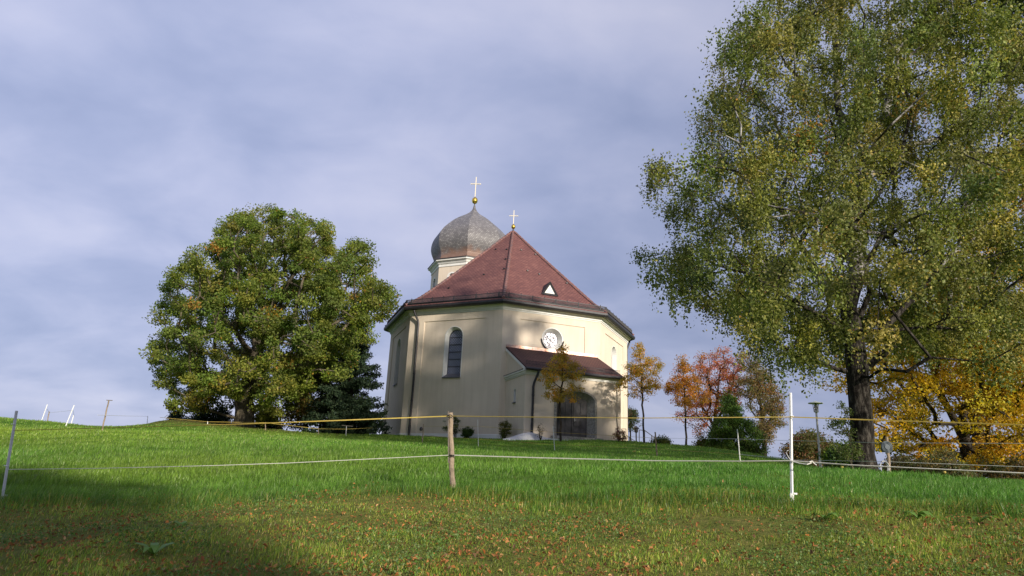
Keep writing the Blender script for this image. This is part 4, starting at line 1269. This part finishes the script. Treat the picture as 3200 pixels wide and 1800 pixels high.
# shrubs along the church wall
k9 = lambda x, y, Y: at(1340 + x / 7.155, 1240 + y / 7.155, Y)
c9 = lambda L_: cv(L_, 1340, 1240, 7.155)
for nm, lab, Y, ll, br_, nc, nl, sz, pal, sd in [
        ('shrub', 'tall thin green shrub behind the thick wooden fence post', 44, [(570, 520, 60), (640, 560, 65), (600, 680, 70), (660, 760, 50), (580, 800, 50), (420, 620, 30), (390, 720, 40), (350, 560, 14), (330, 700, 18)], [(590, 920), (600, 560)], 60, 2600, .05, [(.05, .08, .02), (.09, .12, .04)], 81),
        ('boxwood_bush', 'small round dark green bush close to the church wall', 44.5, [(850, 790, 100), (920, 790, 75), (780, 820, 65), (860, 850, 90)], [(850, 920), (855, 800)], 90, 6500, .05, [(.04, .08, .015), (.06, .11, .02)], 82),
        ('shrub', 'upright yellow green shrub left of the porch', 42.5, [(1700, 590, 60), (1640, 670, 70), (1760, 670, 70), (1650, 780, 60), (1780, 780, 60), (1700, 850, 80), (1640, 900, 50), (1780, 880, 50)], [(1700, 935), (1700, 700)], 80, 4600, .05, [(.09, .11, .02), (.14, .14, .03)], 83),
        ('shrub', 'nearly leafless grey shrub beside the porch downpipe', 40.3, [(2490, 640, 60), (2450, 720, 50), (2550, 730, 50), (2400, 850, 40), (2500, 830, 60)], [(2500, 950), (2495, 650)], 55, 700, .035, [(.10, .10, .05), (.16, .12, .08)], 84)]:
    b_ = gpt(k9(*br_[0], Y), -.05)
    L3 = [[b_] + [k9(x, y, Y) for x, y in br_[1:]]]
    for dx_ in (-60, -30, 35, 60): L3.append([b_, k9(br_[0][0] + dx_ * .5, br_[0][1] - 120, Y), k9(br_[0][0] + dx_, br_[1][1] + 60, Y)])
    tree(nm, lab, 'shrub', b_, L3, lobes_from_px(c9(ll), Y, .45, 1340 + br_[0][0] / 7.155, 1340), nc, nl, sz, pal, [1] * len(pal), .03, M['darkbark'], M['leaf'], clr=.09, seed=sd, seg=.15, minr=.006, flare=0)
b_ = gpt(at(1934, 1378, 42), -.05)
tree('shrub', 'reddish brown shrub at the right end of the porch wall', 'shrub', b_, [[b_, at(1934, 1352, 42)], [b_, at(1920, 1360, 42)]], lobes_from_px([(1932, 1350, 12), (1942, 1362, 13), (1925, 1364, 11), (1937, 1374, 12), (1951, 1368, 7)], 42, .35, 1934, 1360),
     60, 2600, .05, [(.20, .07, .03), (.12, .09, .03), (.25, .06, .08)], [.4, .4, .2], .025, M['darkbark'], M['leaf'], clr=.08, seed=85, seg=.15)

# trees beside and behind the camera, outside the picture; their shade falls into it
for (x, y, zc, R_, H_, lab, sd, nc, nl) in [(18.4, 17.0, 18.2, 4.0, 15.5, 'tall second birch off to the right of the meadow beside the big birch', 91, 380, 46000),
                                            (24.5, 15.6, 13.2, 3.2, 15.5, 'lower broad tree at the right end of the meadow beyond the second birch', 93, 240, 24000),
                                            (3.4, -5.1, 4.6, 1.5, 9.5, 'small green tree standing by the road behind the viewer', 92, 70, 8000)]:
    b_ = gpt((x, y), -.1)
    r_ = np.random.default_rng(sd)
    Lr = np.array([(x + R_ * .6 * math.cos(a), y + R_ * .6 * math.sin(a), zc + dz, R_ * .6) for a in np.arange(5) * 1.257 for dz in (-R_ * .6, 0.2, R_ * .7)] + [(x, y, zc + R_ * 1.2, R_ * .5)])
    tree('roadside_tree', lab, 'tree', b_, [[b_, np.array([x, y, zc - R_]), np.array([x + .3, y, zc]), np.array([x, y, zc + R_])]], Lr, nc, nl, .17,
         [(.05, .09, .02), (.09, .13, .03)], [1, 1], .25, M['oakbark'], M['leaf'], clr=.42, seed=sd)

# ------------------------------------------------------------------ fences
def shaft(kind, a, b_, w_, parent):
    mb = MB()
    a, b_ = np.array(a, float), np.array(b_, float)
    if kind == 'wood':
        n_ = 9; P = [a + (b_ - a) * i / n_ for i in range(n_ + 1)]
        r_ = [w_ / 2 * (1.08 - .14 * i / n_ + .05 * math.sin(i * 2.3)) for i in range(n_ + 1)]
        P = [p + np.array([.006 * math.sin(i * 1.7), 0, 0]) for i, p in enumerate(P)]
        mb.tube(P, r_, 9)
        return mb.build('post_shaft', M['wood'], parent, smooth=False)
    mb.bar(a, b_, w_, w_ * .35)
    mb.bar(a, b_, w_ * .3, w_ * .9)
    return mb.build('post_shaft', M['plastic'] if kind == 'white' else M['plasticgrey'], parent)


def post(name, label, Bp, Tp, Y, kind, w_, group, rings=(.4, .85), pedal=True, sub=True):
    B_ = at(*Bp, Y); T_ = at(*Tp, Y)
    g = gpt(B_); B_ = np.array([B_[0], B_[1], min(B_[2], g[2])])
    e = empty(name, B_, label, 'fence post', group)
    d = (T_ - B_) / np.linalg.norm(T_ - B_)
    shaft(kind, B_ - d * .06, T_, w_, e)
    if sub:
        for h in rings:
            c_ = B_ + (T_ - B_) * h
            mb = MB()
            P = [c_ + np.array([math.cos(t_) * .018, -w_ * .5 - .012 + math.sin(t_) * .012, 0]) for t_ in np.linspace(0, 6.28, 9)]
            mb.tube(P, .004, 5, cap=False); mb.bar(c_, c_ + np.array([0, -w_ * .55, 0]), .012)
            mb.build('insulator', M['blackplastic'] if kind == 'wood' else M['plastic'], e)
    if pedal and kind != 'wood':
        mb = MB(); c_ = B_ + d * .09
        mb.box(c_ + np.array([.02, 0, 0]), (w_ * .9, 0, 0), (0, .012, 0), (0, 0, .008)); mb.box(B_ + d * .045, (w_ * .55, 0, 0), (0, w_ * .4, 0), (0, 0, .045))
        mb.build('foot_pedal', M['plastic'], e)
    return e


NG = 'posts of the near pasture fence'
post('plastic_fence_post', 'long leaning dull white plastic fence post at the left edge of the meadow', (4, 1574), (52, 1284), 7.8, 'dull', .032, NG)
pw = post('wooden_fence_post', 'thick round wooden fence post standing in the middle of the meadow edge', (1414, 1526), (1407, 1290), 8.2, 'wood', .062, NG, rings=())
a0 = at(1407, 1420, 8.15); a1 = at(1402, 1284, 8.15)
mb = MB().bar(a0 + [-.016, .02, -.1], a1 + [-.004, .02, 0], .012); mb.build('side_rod', M['woodgrey'], pw)
mb = MB().bar(at(1384, 1298, 8.15), at(1404, 1299, 8.15), .01); mb.tube([at(1406, 1301, 8.12) + np.array([math.cos(t_) * .03, 0, math.sin(t_) * .02]) for t_ in np.linspace(0, 6.28, 9)], .005, 5); mb.build('insulator', M['blackplastic'], pw)
mb = MB().tube([at(1411, 1422, 8.1) + np.array([math.cos(t_) * .036, math.sin(t_) * .036 + .06, 0]) for t_ in np.linspace(0, 6.28, 13)], .006, 5); mb.build('insulator', M['blackplastic'], pw)
pwh = post('plastic_fence_post', 'tall clean white plastic fence post in the right foreground', (2475, 1573), (2470, 1228), 6.6, 'white', .030, NG, rings=(.37, .78))
mb = MB().tube([at(2474 + x / 4.527, 1180 + y / 4.527, 6.58) for x, y in [(-12, 1170), (-50, 1120), (-75, 1070), (-65, 1035), (-45, 1030)]], .004, 6)
mb.build('wire_loop', M['steel'], pwh)

FG = 'posts of the far pasture fence'
pr2 = post('wooden_fence_post', 'wooden fence post carrying a grey blue wire reel, right of the birch trunk', (2782, 1499), (2770, 1365), 14.7, 'wood', .065, FG, rings=())
for (x, y, R_, lab) in ((2769, 1397, .125, 'reel'), (2764, 1460, .10, 'wire_coil')):
    c_ = at(x, y, 14.55)
    mb = MB()
    for i, (ra_, wd_) in enumerate(((R_, .012), (R_ * .45, .06))):
        P = [(c_[0] + ra_ * math.cos(t_), c_[2] + ra_ * math.sin(t_)) for t_ in np.arange(20) * .314159]
        for yy in (-wd_, wd_): mb.poly([(p[0], c_[1] + yy - (.03 if i == 0 else 0), p[1]) for p in P])
        for p, p2 in zip(P, P[1:] + P[:1]): mb.poly([(p[0], c_[1] - wd_ - (.03 if i == 0 else 0), p[1]), (p2[0], c_[1] - wd_ - (.03 if i == 0 else 0), p2[1]), (p2[0], c_[1] + wd_ - (.03 if i == 0 else 0), p2[1]), (p[0], c_[1] + wd_ - (.03 if i == 0 else 0), p[1])])
    for ra_ in (R_ * .6, R_ * .75, R_ * .9): mb.tube([(c_[0] + ra_ * math.cos(t_), c_[1] - .055, c_[2] + ra_ * math.sin(t_)) for t_ in np.linspace(0, 6.2832, 21)], .005, 5, cap=False)
    if lab == 'wire_coil':
        mb = MB()
        for j in range(5): mb.tube([(c_[0] + (R_ - j * .008) * math.cos(t_), c_[1] - .02 + .008 * j, c_[2] + (R_ + j * .004) * math.sin(t_) * 1.2) for t_ in np.linspace(0, 6.2832, 19)], .004, 5, cap=False)
    mb.build(lab, M['reel'] if lab == 'reel' else M['steel'], pr2)
far = [('plastic_fence_post', 'white plastic fence post in front of the green cone shaped conifer', (2314, 1454), (2304, 1341), 20, 'white', .03),
       ('wooden_fence_post', 'wooden fence post below the low shrub right of the church', (2054, 1428), (2047, 1350), 25, 'wood', .055),
       ('plastic_fence_post', 'white plastic fence post in front of the church door frame', (1734, 1416), (1728, 1332), 27.7, 'white', .03),
       ('plastic_fence_post', 'thin white plastic fence post in front of the wall between two bushes', (1495, 1397), (1493, 1312), 27, 'white', .02),
       ('wooden_fence_post', 'short dark wooden fence post with black insulator near the left downpipe', (1319, 1390), (1324, 1325), 31, 'wood', .05)]
for a in far:
    e = post(a[0], a[1], a[2], a[3], a[4], a[5], a[6], FG, rings=(.5,), pedal=False)
mb = MB().lathe(tuple(at(1316, 1340, 30.9)[:2]), [(.02, at(1316, 1347, 30.9)[2]), (.07, at(1316, 1344, 30.9)[2]), (.07, at(1316, 1337, 30.9)[2]), (.02, at(1316, 1334, 30.9)[2])], 8)
mb.build('insulator', M['blackplastic'], e)
e = empty('metal_fence_post', gpt(at(1082, 1362, 41)), 'thin T topped metal fence post in front of the spruce', 'fence post', FG)
MB().bar(gpt(at(1081, 1362, 41), -.05), at(1083, 1331, 41), .03).build('post_shaft', M['steel'], e)
MB().bar(at(1068, 1329, 41), at(1103, 1332, 41), .03).build('crossbar', M['woodgrey'], e)
for nm, lab, B_, T_, Y, kd in [('wooden_fence_post', 'short yellowish fence post right of the oak trunk', (830, 1347), (829, 1320), 40, 'wood'), ('wooden_fence_post', 'stubby fence post where the rope bends before the spruce', (995, 1360), (995, 1337), 41, 'wood'),
                               ('plastic_fence_post', 'little pale fence post on the dry mound left of the oak', (648, 1330), (649, 1317), 40, 'white')]:
    post(nm, lab, B_, T_, Y, kd, .045, FG, rings=(.8,), pedal=False)

LG = 'leaning posts on the left hill crest'
post('plastic_fence_post', 'leaning white plastic post, lower and longer of the two white ones on the left crest', (205, 1332), (232, 1266), 35, 'white', .05, LG, rings=(.75,), pedal=False)
post('plastic_fence_post', 'leaning white plastic post, leftmost on the hill crest', (130, 1314), (148, 1264), 41, 'white', .05, LG, rings=(.75,), pedal=False)
post('wooden_fence_post', 'short leaning wooden post just right of the leftmost white one on the crest', (148, 1318), (154, 1286), 46, 'wood', .07, LG, rings=(.8,), pedal=False)
post('plastic_fence_post', 'short leaning white post behind the longer white one on the crest', (222, 1322), (230, 1298), 46, 'white', .06, LG, rings=(.8,), pedal=False)
e = post('wooden_fence_post', 'tall leaning wooden post with a T shaped top on the left slope', (318, 1349), (340, 1252), 25, 'wood', .05, LG, rings=(.15, .5), pedal=False)
MB().bar(at(333, 1250.5, 25), at(351, 1251.5, 25), .035, .025).build('crossbar', M['woodgrey'], e)
post('plastic_fence_post', 'tiny grey post on the skyline dip left of the oak', (461, 1334), (462, 1300), 50, 'dull', .04, LG, rings=(.8,), pedal=False)


def rope(name, label, pts, r_, mt, sag=0.0, flat=None, wob=.0, group=None):
    """pts: (px, py, Y) supports; the line sags a little between them"""
    A = [at(*p) for p in pts]; P = []
    for i, (a, b_) in enumerate(zip(A[:-1], A[1:])):
        l = np.linalg.norm(b_ - a); k = max(6, int(l / .25))
        for j in range(k + (i == len(A) - 2)):
            t_ = j / k
            P.append(a + (b_ - a) * t_ - np.array([0, 0, sag * l * 4 * t_ * (1 - t_) * .25]) + np.array([0, 0, wob * math.sin(j * 1.1 + i * 2)]))
    P = np.array(P)
    if flat:
        T = np.gradient(P, axis=0); T /= np.linalg.norm(T, axis=1)[:, None]
        s = np.r_[0, np.cumsum(np.linalg.norm(np.diff(P, axis=0), axis=1))]
        side = np.cross(T, [0, 0, 1.]); side /= np.linalg.norm(side, axis=1)[:, None]; upv = np.cross(side, T)
        th = flat[1](s)
        w_ = flat[0] / 2
        X = np.cos(th)[:, None] * upv + np.sin(th)[:, None] * side
        Yv = -np.sin(th)[:, None] * upv + np.cos(th)[:, None] * side
        tk = .0018
        R_ = np.stack([P + X * w_ + Yv * tk, P - X * w_ + Yv * tk, P - X * w_ - Yv * tk, P + X * w_ - Yv * tk], 1)
        n_ = len(P); V = R_.reshape(-1, 3); F = []
        for i in range(n_ - 1):
            for j in range(4): F.append((i * 4 + j, i * 4 + (j + 1) % 4, (i + 1) * 4 + (j + 1) % 4, (i + 1) * 4 + j))
        o = nmesh(name, V, np.array(F), mt)
    else:
        o = MB().tube(P, r_, 6).build(name, mt)
    return tag(o, label, 'fence rope', group)


tw1 = lambda s: .5 * np.sin(s * .35) + .3
tw2 = lambda s: .7 * np.sin(s * .9 + .5) + .2
rope('fence_rope', 'upper yellow fence tape from the left leaning post to the thick wooden post', [(43, 1345, 7.8), (314, 1337.5, 7.85), (769, 1325, 7.95), (1177, 1309, 8.1), (1408, 1300, 8.15)], .004, M['tapey'], flat=(.012, lambda s: 1.35 - 1.2 * np.exp(-((s - 4.3) / 1.5) ** 2)))
rope('fence_rope', 'upper yellow fence tape from the wooden post to the tall white post', [(1408, 1300, 8.15), (1660, 1303.5, 7.7), (2000, 1306.5, 7.2), (2471, 1303, 6.57)], .004, M['tapey'], flat=(.008, tw2))
rope('fence_rope', 'upper yellow fence tape running from the white post to the right edge', [(2471, 1303, 6.57), (2702, 1311.5, 6.3), (3200, 1328, 5.7), (3700, 1345, 5.3)], .004, M['tapey'], flat=(.010, tw1))
rope('fence_rope', 'lower white fence tape on the left side close above the grass', [(18, 1467, 7.8), (314, 1463.5, 7.85), (664, 1455, 7.95), (900, 1447, 8.0), (1412, 1422, 8.15)], .004, M['tapew'], flat=(.006, tw1))
rope('fence_rope', 'lower white fence tape between wooden post and tall white post', [(1412, 1422, 8.15), (1700, 1431, 7.7), (2050, 1440, 7.2), (2309, 1441.5, 6.8), (2473, 1440, 6.57)], .004, M['tapew'], flat=(.010, tw1))
rope('fence_rope', 'lower white fence tape from the white post to the right edge', [(2473, 1440, 6.57), (2650, 1453, 6.3), (2900, 1465, 6.0), (3200, 1479, 5.7), (3700, 1500, 5.3)], .004, M['tapew'], flat=(.012, tw2))
P = [(2473, 1441, 6.56), (2500, 1448, 6.5), (2522, 1451, 6.45), (2536, 1447, 6.45), (2530, 1443, 6.44), (2538, 1441, 6.44), (2544, 1448, 6.44), (2552, 1454, 6.43)]
rope('rope_end', 'knotted loose end of white rope hanging by the tall white post', P, .005, M['tapew'])
rope('fence_rope', 'thin upper rope of the far fence from the short dark post to the wooden post', [(1324, 1332, 31), (1494, 1332, 27), (1730, 1351, 27.7), (2049, 1369, 25)], .006, M['tapey'])
rope('fence_rope', 'thin upper rope of the far fence past the cone shaped conifer to the reel post', [(2049, 1369, 25), (2305, 1371.5, 20), (2470, 1377, 18), (2771, 1384, 14.7), (3300, 1386, 12)], .005, M['tapew'])
rope('fence_rope', 'thin lower rope of the far fence in front of the church slope', [(1321, 1361, 31), (1495, 1372, 27), (1732, 1389, 27.7), (2053, 1403, 25), (2313, 1420, 20)], .006, M['tapey'])
rope('fence_rope', 'thin lower rope of the far fence passing the birch trunk', [(2313, 1420, 20), (2480, 1437, 17.5), (2777, 1443, 14.7), (3200, 1459, 13), (3500, 1470, 12)], .005, M['tapew'])
rope('fence_rope', 'yellow rope across the dry mound and behind the oak trunk', [(500, 1304, 42), (517, 1306, 41), (649, 1318, 40), (830, 1321, 40), (995, 1340, 41), (1083, 1341, 41), (1165, 1337, 42)], .012, M['tapey'])
rope('fence_rope', 'thin rope between the leaning posts on the left crest', [(147, 1278, 41), (154, 1290, 44), (228, 1282, 38), (232, 1300, 45)], .007, M['tapew'])
rope('fence_rope', 'thin rope from the T topped wooden post to the tiny skyline post', [(305, 1297, 24), (335, 1298, 25), (400, 1300, 36), (462, 1301, 50)], .007, M['tapew'])

# ------------------------------------------------------------------ lamp, railing, lantern
YL = 38
k5 = lambda x, y: at(2400 + x / 4.527, 1180 + y / 4.527, YL)
B_ = gpt(k5(745, 1285), -.1)
T_ = k5(683, 490)
e = empty('lamp_post', B_, 'slender steel path lamp with flat round cap left of the birch trunk', 'street lamp')
mb = MB().tube([B_, B_ + (T_ - B_) * .25, B_ + (T_ - B_) * .26, T_], [.085, .08, .06, .055], 12); mb.build('pole', M['steel'], e, smooth=False)
x, y, z = T_
mb = MB().lathe((x, y), [(.06, z - .02), (.13, z), (.14, z + .10), (.05, z + .16), (.16, z + .18), (.10, z + .28), (.05, z + .50)], 16); mb.build('lamp_body', M['steel'], e, smooth=True)
mg = bpy.data.materials.new('clear_glass'); mg.use_nodes = True
pb = mg.node_tree.nodes['Principled BSDF']; pb.inputs['Transmission Weight'].default_value = 1; pb.inputs['Roughness'].default_value = .05; pb.inputs['IOR'].default_value = 1.1
mb = MB().lathe((x, y), [(.13, z + .14), (.165, z + .5)], 16); mb.build('glass_shade', mg, e, smooth=True)
mb = MB()
for a in np.arange(3) * 2.094 + .5: mb.bar((x + .13 * math.cos(a), y + .13 * math.sin(a), z + .1), (x + .17 * math.cos(a), y + .17 * math.sin(a), z + .52), .012)
mb.build('cap_support', M['steel'], e)
mb = MB().lathe((x, y), [(.02, z + .50), (.40, z + .49), (.405, z + .51), (.38, z + .54), (.12, z + .59), (.09, z + .62), (.02, z + .63)], 24); mb.build('lamp_cap', M['lampcap'], e, smooth=True)

YK = 50
e = empty('stair_railing', gpt(k7(520, 1100, YK)), 'dark metal stair railing behind the first young tree right of the church', 'railing')
mb = MB()
for a, b_ in [((475, 945), (475, 1120)), ((475, 945), (530, 950)), ((530, 950), (640, 1030)), ((530, 950), (530, 1120)), ((600, 1000), (600, 1120)), ((640, 1030), (640, 1120))]:
    mb.bar(k7(*a, YK), k7(*b_, YK), .05)
mb.build('rail', M['gutter'], e)
mb = MB()
for a, b_ in [((300, 935), (342, 935)), ((342, 935), (342, 1090)), ((300, 935), (300, 1000)), ((345, 1000), (460, 1075)), ((375, 1015), (375, 1090)), ((400, 1035), (400, 1090)), ((430, 1055), (430, 1090))]:
    mb.bar(k7(*a, 49), k7(*b_, 49), .04)
e2 = empty('hand_rail', gpt(k7(345, 1090, 49)), 'low dark hand rail at the foot of the right church downpipe', 'railing')
mb.build('rail', M['gutter'], e2)
B_ = gpt(k7(446, 1090, YK), -.1); T_ = k7(444, 975, YK)
e = empty('garden_lantern', B_, 'small dark post lantern between the church corner and the stairs', 'lantern')
MB().tube([B_, T_], .05, 8).build('pole', M['gutter'], e)
x, y, z = T_
MB().lathe((x, y), [(.05, z), (.14, z + .06), (.16, z + .28), (.26, z + .32), (.05, z + .5)], 8).build('lantern_head', M['gutter'], e)


# ------------------------------------------------------------------ grass, fallen leaves
def inchurch(x, y):
    dx_, dy_ = x - CX, y - CY
    a = np.arctan2(dx_, -dy_) - PH
    a = (a + math.pi / 8 + math.pi / 8) % (math.pi / 4) - math.pi / 8
    rr_ = np.hypot(dx_, dy_)
    F = Face(0); px_ = (x - F.a[0]) * F.u[0] + (y - F.a[1]) * F.u[1]; po_ = (x - F.a[0]) * F.n[0] + (y - F.a[1]) * F.n[1]
    return (rr_ < 9.6) | ((px_ > .3) & (px_ < 7.4) & (po_ < PD + .1) & (po_ > -1))


def wedge(n, y0, y1, r, pw=2.0, wid=.95):
    """points in the visible wedge, thinning out with distance"""
    u = r.random(n)
    if pw == 2: Y = y0 * (y1 / y0) ** u
    else: Y = y0 + (y1 - y0) * u
    x = r.uniform(-wid, wid, n) * Y + .0
    x += r.uniform(-.6, .6, n)
    return x, Y


def blades(name, bands, matl, label, cat, seed):
    r = np.random.default_rng(seed)
    Vs, Qs, Ts, Cs, base = [], [], [], [], 0
    for (n, y0, y1, hm, wm, hv, wid) in bands:
        x, y = wedge(n, y0, y1, r, wid=wid)
        # tufts: gather half of the blades around tuft centres
        tn = n // 14
        tx_, ty_ = wedge(tn, y0, y1, r, wid=wid)
        k = r.integers(0, tn, n); g = r.random(n) < .5
        sp = .035 * (1 + y / 14)
        x = np.where(g, tx_[k] + r.normal(size=n) * sp, x); y = np.where(g, ty_[k] + r.normal(size=n) * sp, y)
        vm_ = verge_mask(x, y)
        om = np.exp(-(((x + 19) / 6) ** 2 + ((y - 42.5) / 3.5) ** 2))
        keep = ~inchurch(x, y) & (r.random(n) > vm_ * .30 * (y < 9)) & (r.random(n) > om * .6)
        bare = vnoise(x, y, .8, 9)
        keep &= ~((vm_ > .5) & (bare < .27) & (r.random(n) < .8))
        x, y, vm_, om, k = x[keep], y[keep], vm_[keep], om[keep], k[keep]; n = len(x)
        z = gh(x, y)
        pn = vnoise(x, y, 1.6, 5); p2 = vnoise(x, y, 6, 6); p3 = vnoise(x, y, .45, 12)
        h = r.uniform(.45, 1.4, n) * (hm * (1 - vm_) + hv * vm_) * (.45 + .6 * pn + .5 * p3) * (1 - .4 * om)
        # rank edge of the meadow along the fence line, also tinted with tuft shade
        ed = np.exp(-((y - edge_y(x) + .05) / .30) ** 2)
        h *= 1 + .8 * ed * (.4 + p3)
        w_ = wm * r.uniform(.6, 1.3, n)
        an = r.uniform(0, 6.283, n); ln = r.uniform(.1, .75, n) * h
        wdv = np.array([.35, .1])
        dx_ = np.cos(an) * ln + wdv[0] * h * .3; dy_ = np.sin(an) * ln
        sx, sy = -np.sin(an + r.normal(size=n) * .8), np.cos(an + r.normal(size=n) * .8)
        B = np.c_[x, y, z - .01]
        S_ = np.c_[sx, sy, np.zeros(n)] * (w_ / 2)[:, None]
        m_ = B + np.c_[dx_ * .35, dy_ * .35, h * .6]
        tip = B + np.c_[dx_, dy_, h]
        V = np.stack([B - S_, B + S_, m_ + S_ * .8, m_ - S_ * .8, tip], 1).reshape(-1, 3)
        i = base + np.arange(n)[:, None] * 5
        Qs.append(i + np.array([0, 1, 2, 3])); Ts.append(i + np.array([3, 2, 4])); base += 5 * n
        pal = np.array([(.11, .235, .03), (.17, .32, .045), (.25, .37, .07), (.38, .42, .16)])
        c_ = pal[r.choice(4, n, p=[.38, .35, .19, .08])]
        yel = np.clip((p2 - .45) * 2.0, 0, 1)[:, None] * .5
        far_ = np.clip((y - 12) / 20, 0, 1)[:, None] * np.clip((-x) / 12, 0, 1)[:, None] * .5
        c_ = c_ * (1 - .22 * np.clip((24 - y) / 12, 0, 1)[:, None] * np.array([1, .25, 0]))
        c_ = c_ * (1 - yel - far_ * .3) + np.array([.24, .29, .035]) * (yel + far_ * .3)
        vpal = np.array([(.23, .33, .045), (.36, .39, .07), (.46, .38, .11), (.60, .50, .22)])
        vc = vpal[r.choice(4, n, p=[.52, .31, .11, .06])]
        mixv = (r.random(n) < vm_ * .85)[:, None]
        c_ = np.where(mixv, vc, c_)
        c_ = np.where((r.random(n) < om * .8)[:, None], np.array([.2, .16, .06]), c_)
        c_ = c_ * r.uniform(.6 + min(y0, 20) * .012, 1.4 - min(y0, 20) * .012, (n, 1)) * (.72 + .55 * p3[:, None]) * (1 - .38 * ed[:, None] * (p3[:, None] > .35)) * (1 - .14 * (y < 20))[:, None]  # the edge factor paints shade between tufts into the blade colour
        Vs.append(V); Cs.append(np.repeat(c_, 5, 0))
    o = nmesh(name, np.concatenate(Vs), [np.concatenate(Qs), np.concatenate(Ts)], matl, col=np.concatenate(Cs))
    return tag(o, label, cat, kind='stuff')


blades('grass', [(330000, 2.6, 9.5, .075, .0046, .034, .95), (170000, 9.5, 19, .085, .010, .1, .9), (240000, 19, 60, .070, .020, .06, .95)], M['blade'],
       'green meadow grass with a mown verge in front', 'grass', 101)

r = np.random.default_rng(102)
n = 30000
x, y = wedge(n, 2.6, 9.5, r)
vm_ = verge_mask(x, y - .35); dn = vnoise(x, y, .7, 21)
kp = (r.random(n) < vm_ * (.35 + 1.0 * (dn > .45))) | (r.random(n) < .03)
x, y = x[kp], y[kp]; n = len(x)
P = np.c_[x, y, gh(x, y) + r.uniform(.0, .028, n)]
d = r.normal(size=(n, 3)) * np.array([1, 1, .6]); d /= np.linalg.norm(d, axis=1)[:, None]
s = np.cross(d, np.c_[r.normal(size=(n, 2)) * .5, np.ones(n)]); s /= np.linalg.norm(s, axis=1)[:, None]
L_ = (.012 + .026 * r.random(n) ** 1.5)[:, None]; up = np.cross(s, d); up = up * np.sign(up[:, 2:3])
cu = r.uniform(-.1, .6, (n, 1)) * L_
wd = L_ * r.uniform(.14, .34, (n, 1))
V = np.stack([P, P + d * L_ * .3 + s * wd + up * cu, P + d * L_ * .7 + s * wd * .8 + up * cu, P + d * L_ + up * cu * .5, P + d * L_ * .7 - s * wd * .8 + up * cu, P + d * L_ * .3 - s * wd + up * cu], 1).reshape(-1, 3)
i = np.arange(n)[:, None] * 6
F = np.concatenate([i + np.array([0, 1, 2, 3]), i + np.array([0, 3, 4, 5])])
c_ = pick([(.32, .135, .045), (.25, .10, .035), (.40, .24, .10), (.15, .08, .04), (.42, .17, .05)], [.3, .27, .14, .17, .12], n, r)
tag(nmesh('fallen_leaves', V, F, M['dryleaf'], col=np.repeat(c_, 6, 0)), 'brown and orange fallen leaves scattered over the mown verge', 'fallen leaves', kind='stuff')

n = 60000
x, y = wedge(n, 2.6, 8.5, r)
cm = vnoise(x, y, .6, 31)
kp = (verge_mask(x, y - .2) > .5) & (cm > .52)
x, y = x[kp], y[kp]; n = len(x)
P = np.c_[x, y, gh(x, y) + r.uniform(.01, .05, n)]
V, F = leaves(P, .016, np.array([0, 0, .25]), aspect=.9, r=r)
tag(nmesh('clover', V, F, M['leaf'], col=np.repeat(pick([(.08, .16, .03), (.14, .21, .06), (.20, .24, .09)], [.5, .35, .15], n, r), 4, 0)), 'low clover and small weeds in the verge', 'clover', kind='stuff')


def rosette(px, py, Y, lab, R_, sd):
    r = np.random.default_rng(sd)
    b_ = gpt(at(px, py, Y))
    V, F = [], []
    for k in range(9):
        a = r.uniform(0, 6.28); l = R_ * r.uniform(.6, 1.1); w_ = l * .16
        dv = np.array([math.cos(a), math.sin(a), 0]); sv = np.array([-math.sin(a), math.cos(a), 0])
        o = len(V)
        for t_, ww, hh in ((0, .3, 0), (.35, 1, .45), (.7, .9, .55), (1, .1, .25)):
            V += [b_ + dv * l * t_ + sv * w_ * ww + [0, 0, .01 + l * hh * .7], b_ + dv * l * t_ - sv * w_ * ww + [0, 0, .01 + l * hh * .7]]
        for j in range(3): F.append((o + 2 * j, o + 2 * j + 1, o + 2 * j + 3, o + 2 * j + 2))
    o = nmesh('broadleaf_weed', np.array(V), np.array(F), M['leaf'], col=np.tile([.13, .24, .05], (len(V), 1)))
    tag(o, lab, 'weed', 'broad leafed weeds in the verge')


for a in [(478, 1738, 4.6, 'broad leafed weed rosette low in the left foreground', .16, 1), (565, 1655, 5.8, 'upright green weed tuft in the shaded left verge', .12, 2),
          (2870, 1625, 5.6, 'broad leafed weed at the meadow edge in the right foreground', .16, 3), (3060, 1640, 5.4, 'weed clump at the meadow edge near the right border', .15, 4), (2580, 1630, 5.7, 'weed at the meadow edge right of the white post', .14, 5)]:
    rosette(*a)
for i, (px, py, Y, lab) in enumerate([(2633, 1468, 14.5, 'yellow dandelion flower left of the birch foot'), (2957, 1508, 11.5, 'yellow dandelion flower at the right crest'), (1982, 1427, 24, 'yellow dandelion flower left of the wooden far post')]):
    b_ = gpt(at(px, py + 6, Y)); s_ = Y / 14
    e = empty('dandelion', b_, lab, 'flower', 'dandelions in the meadow')
    MB().tube([b_, b_ + [0, 0, .14]], .004, 5).build('stem', M['stemgreen'], e)
    MB().lathe((b_[0], b_[1]), [(.005, b_[2] + .13), (.03 * s_, b_[2] + .15), (.028 * s_, b_[2] + .17), (.005, b_[2] + .175)], 10).build('flower_head', M['tapey'], e)
print('built', len(bpy.data.objects))
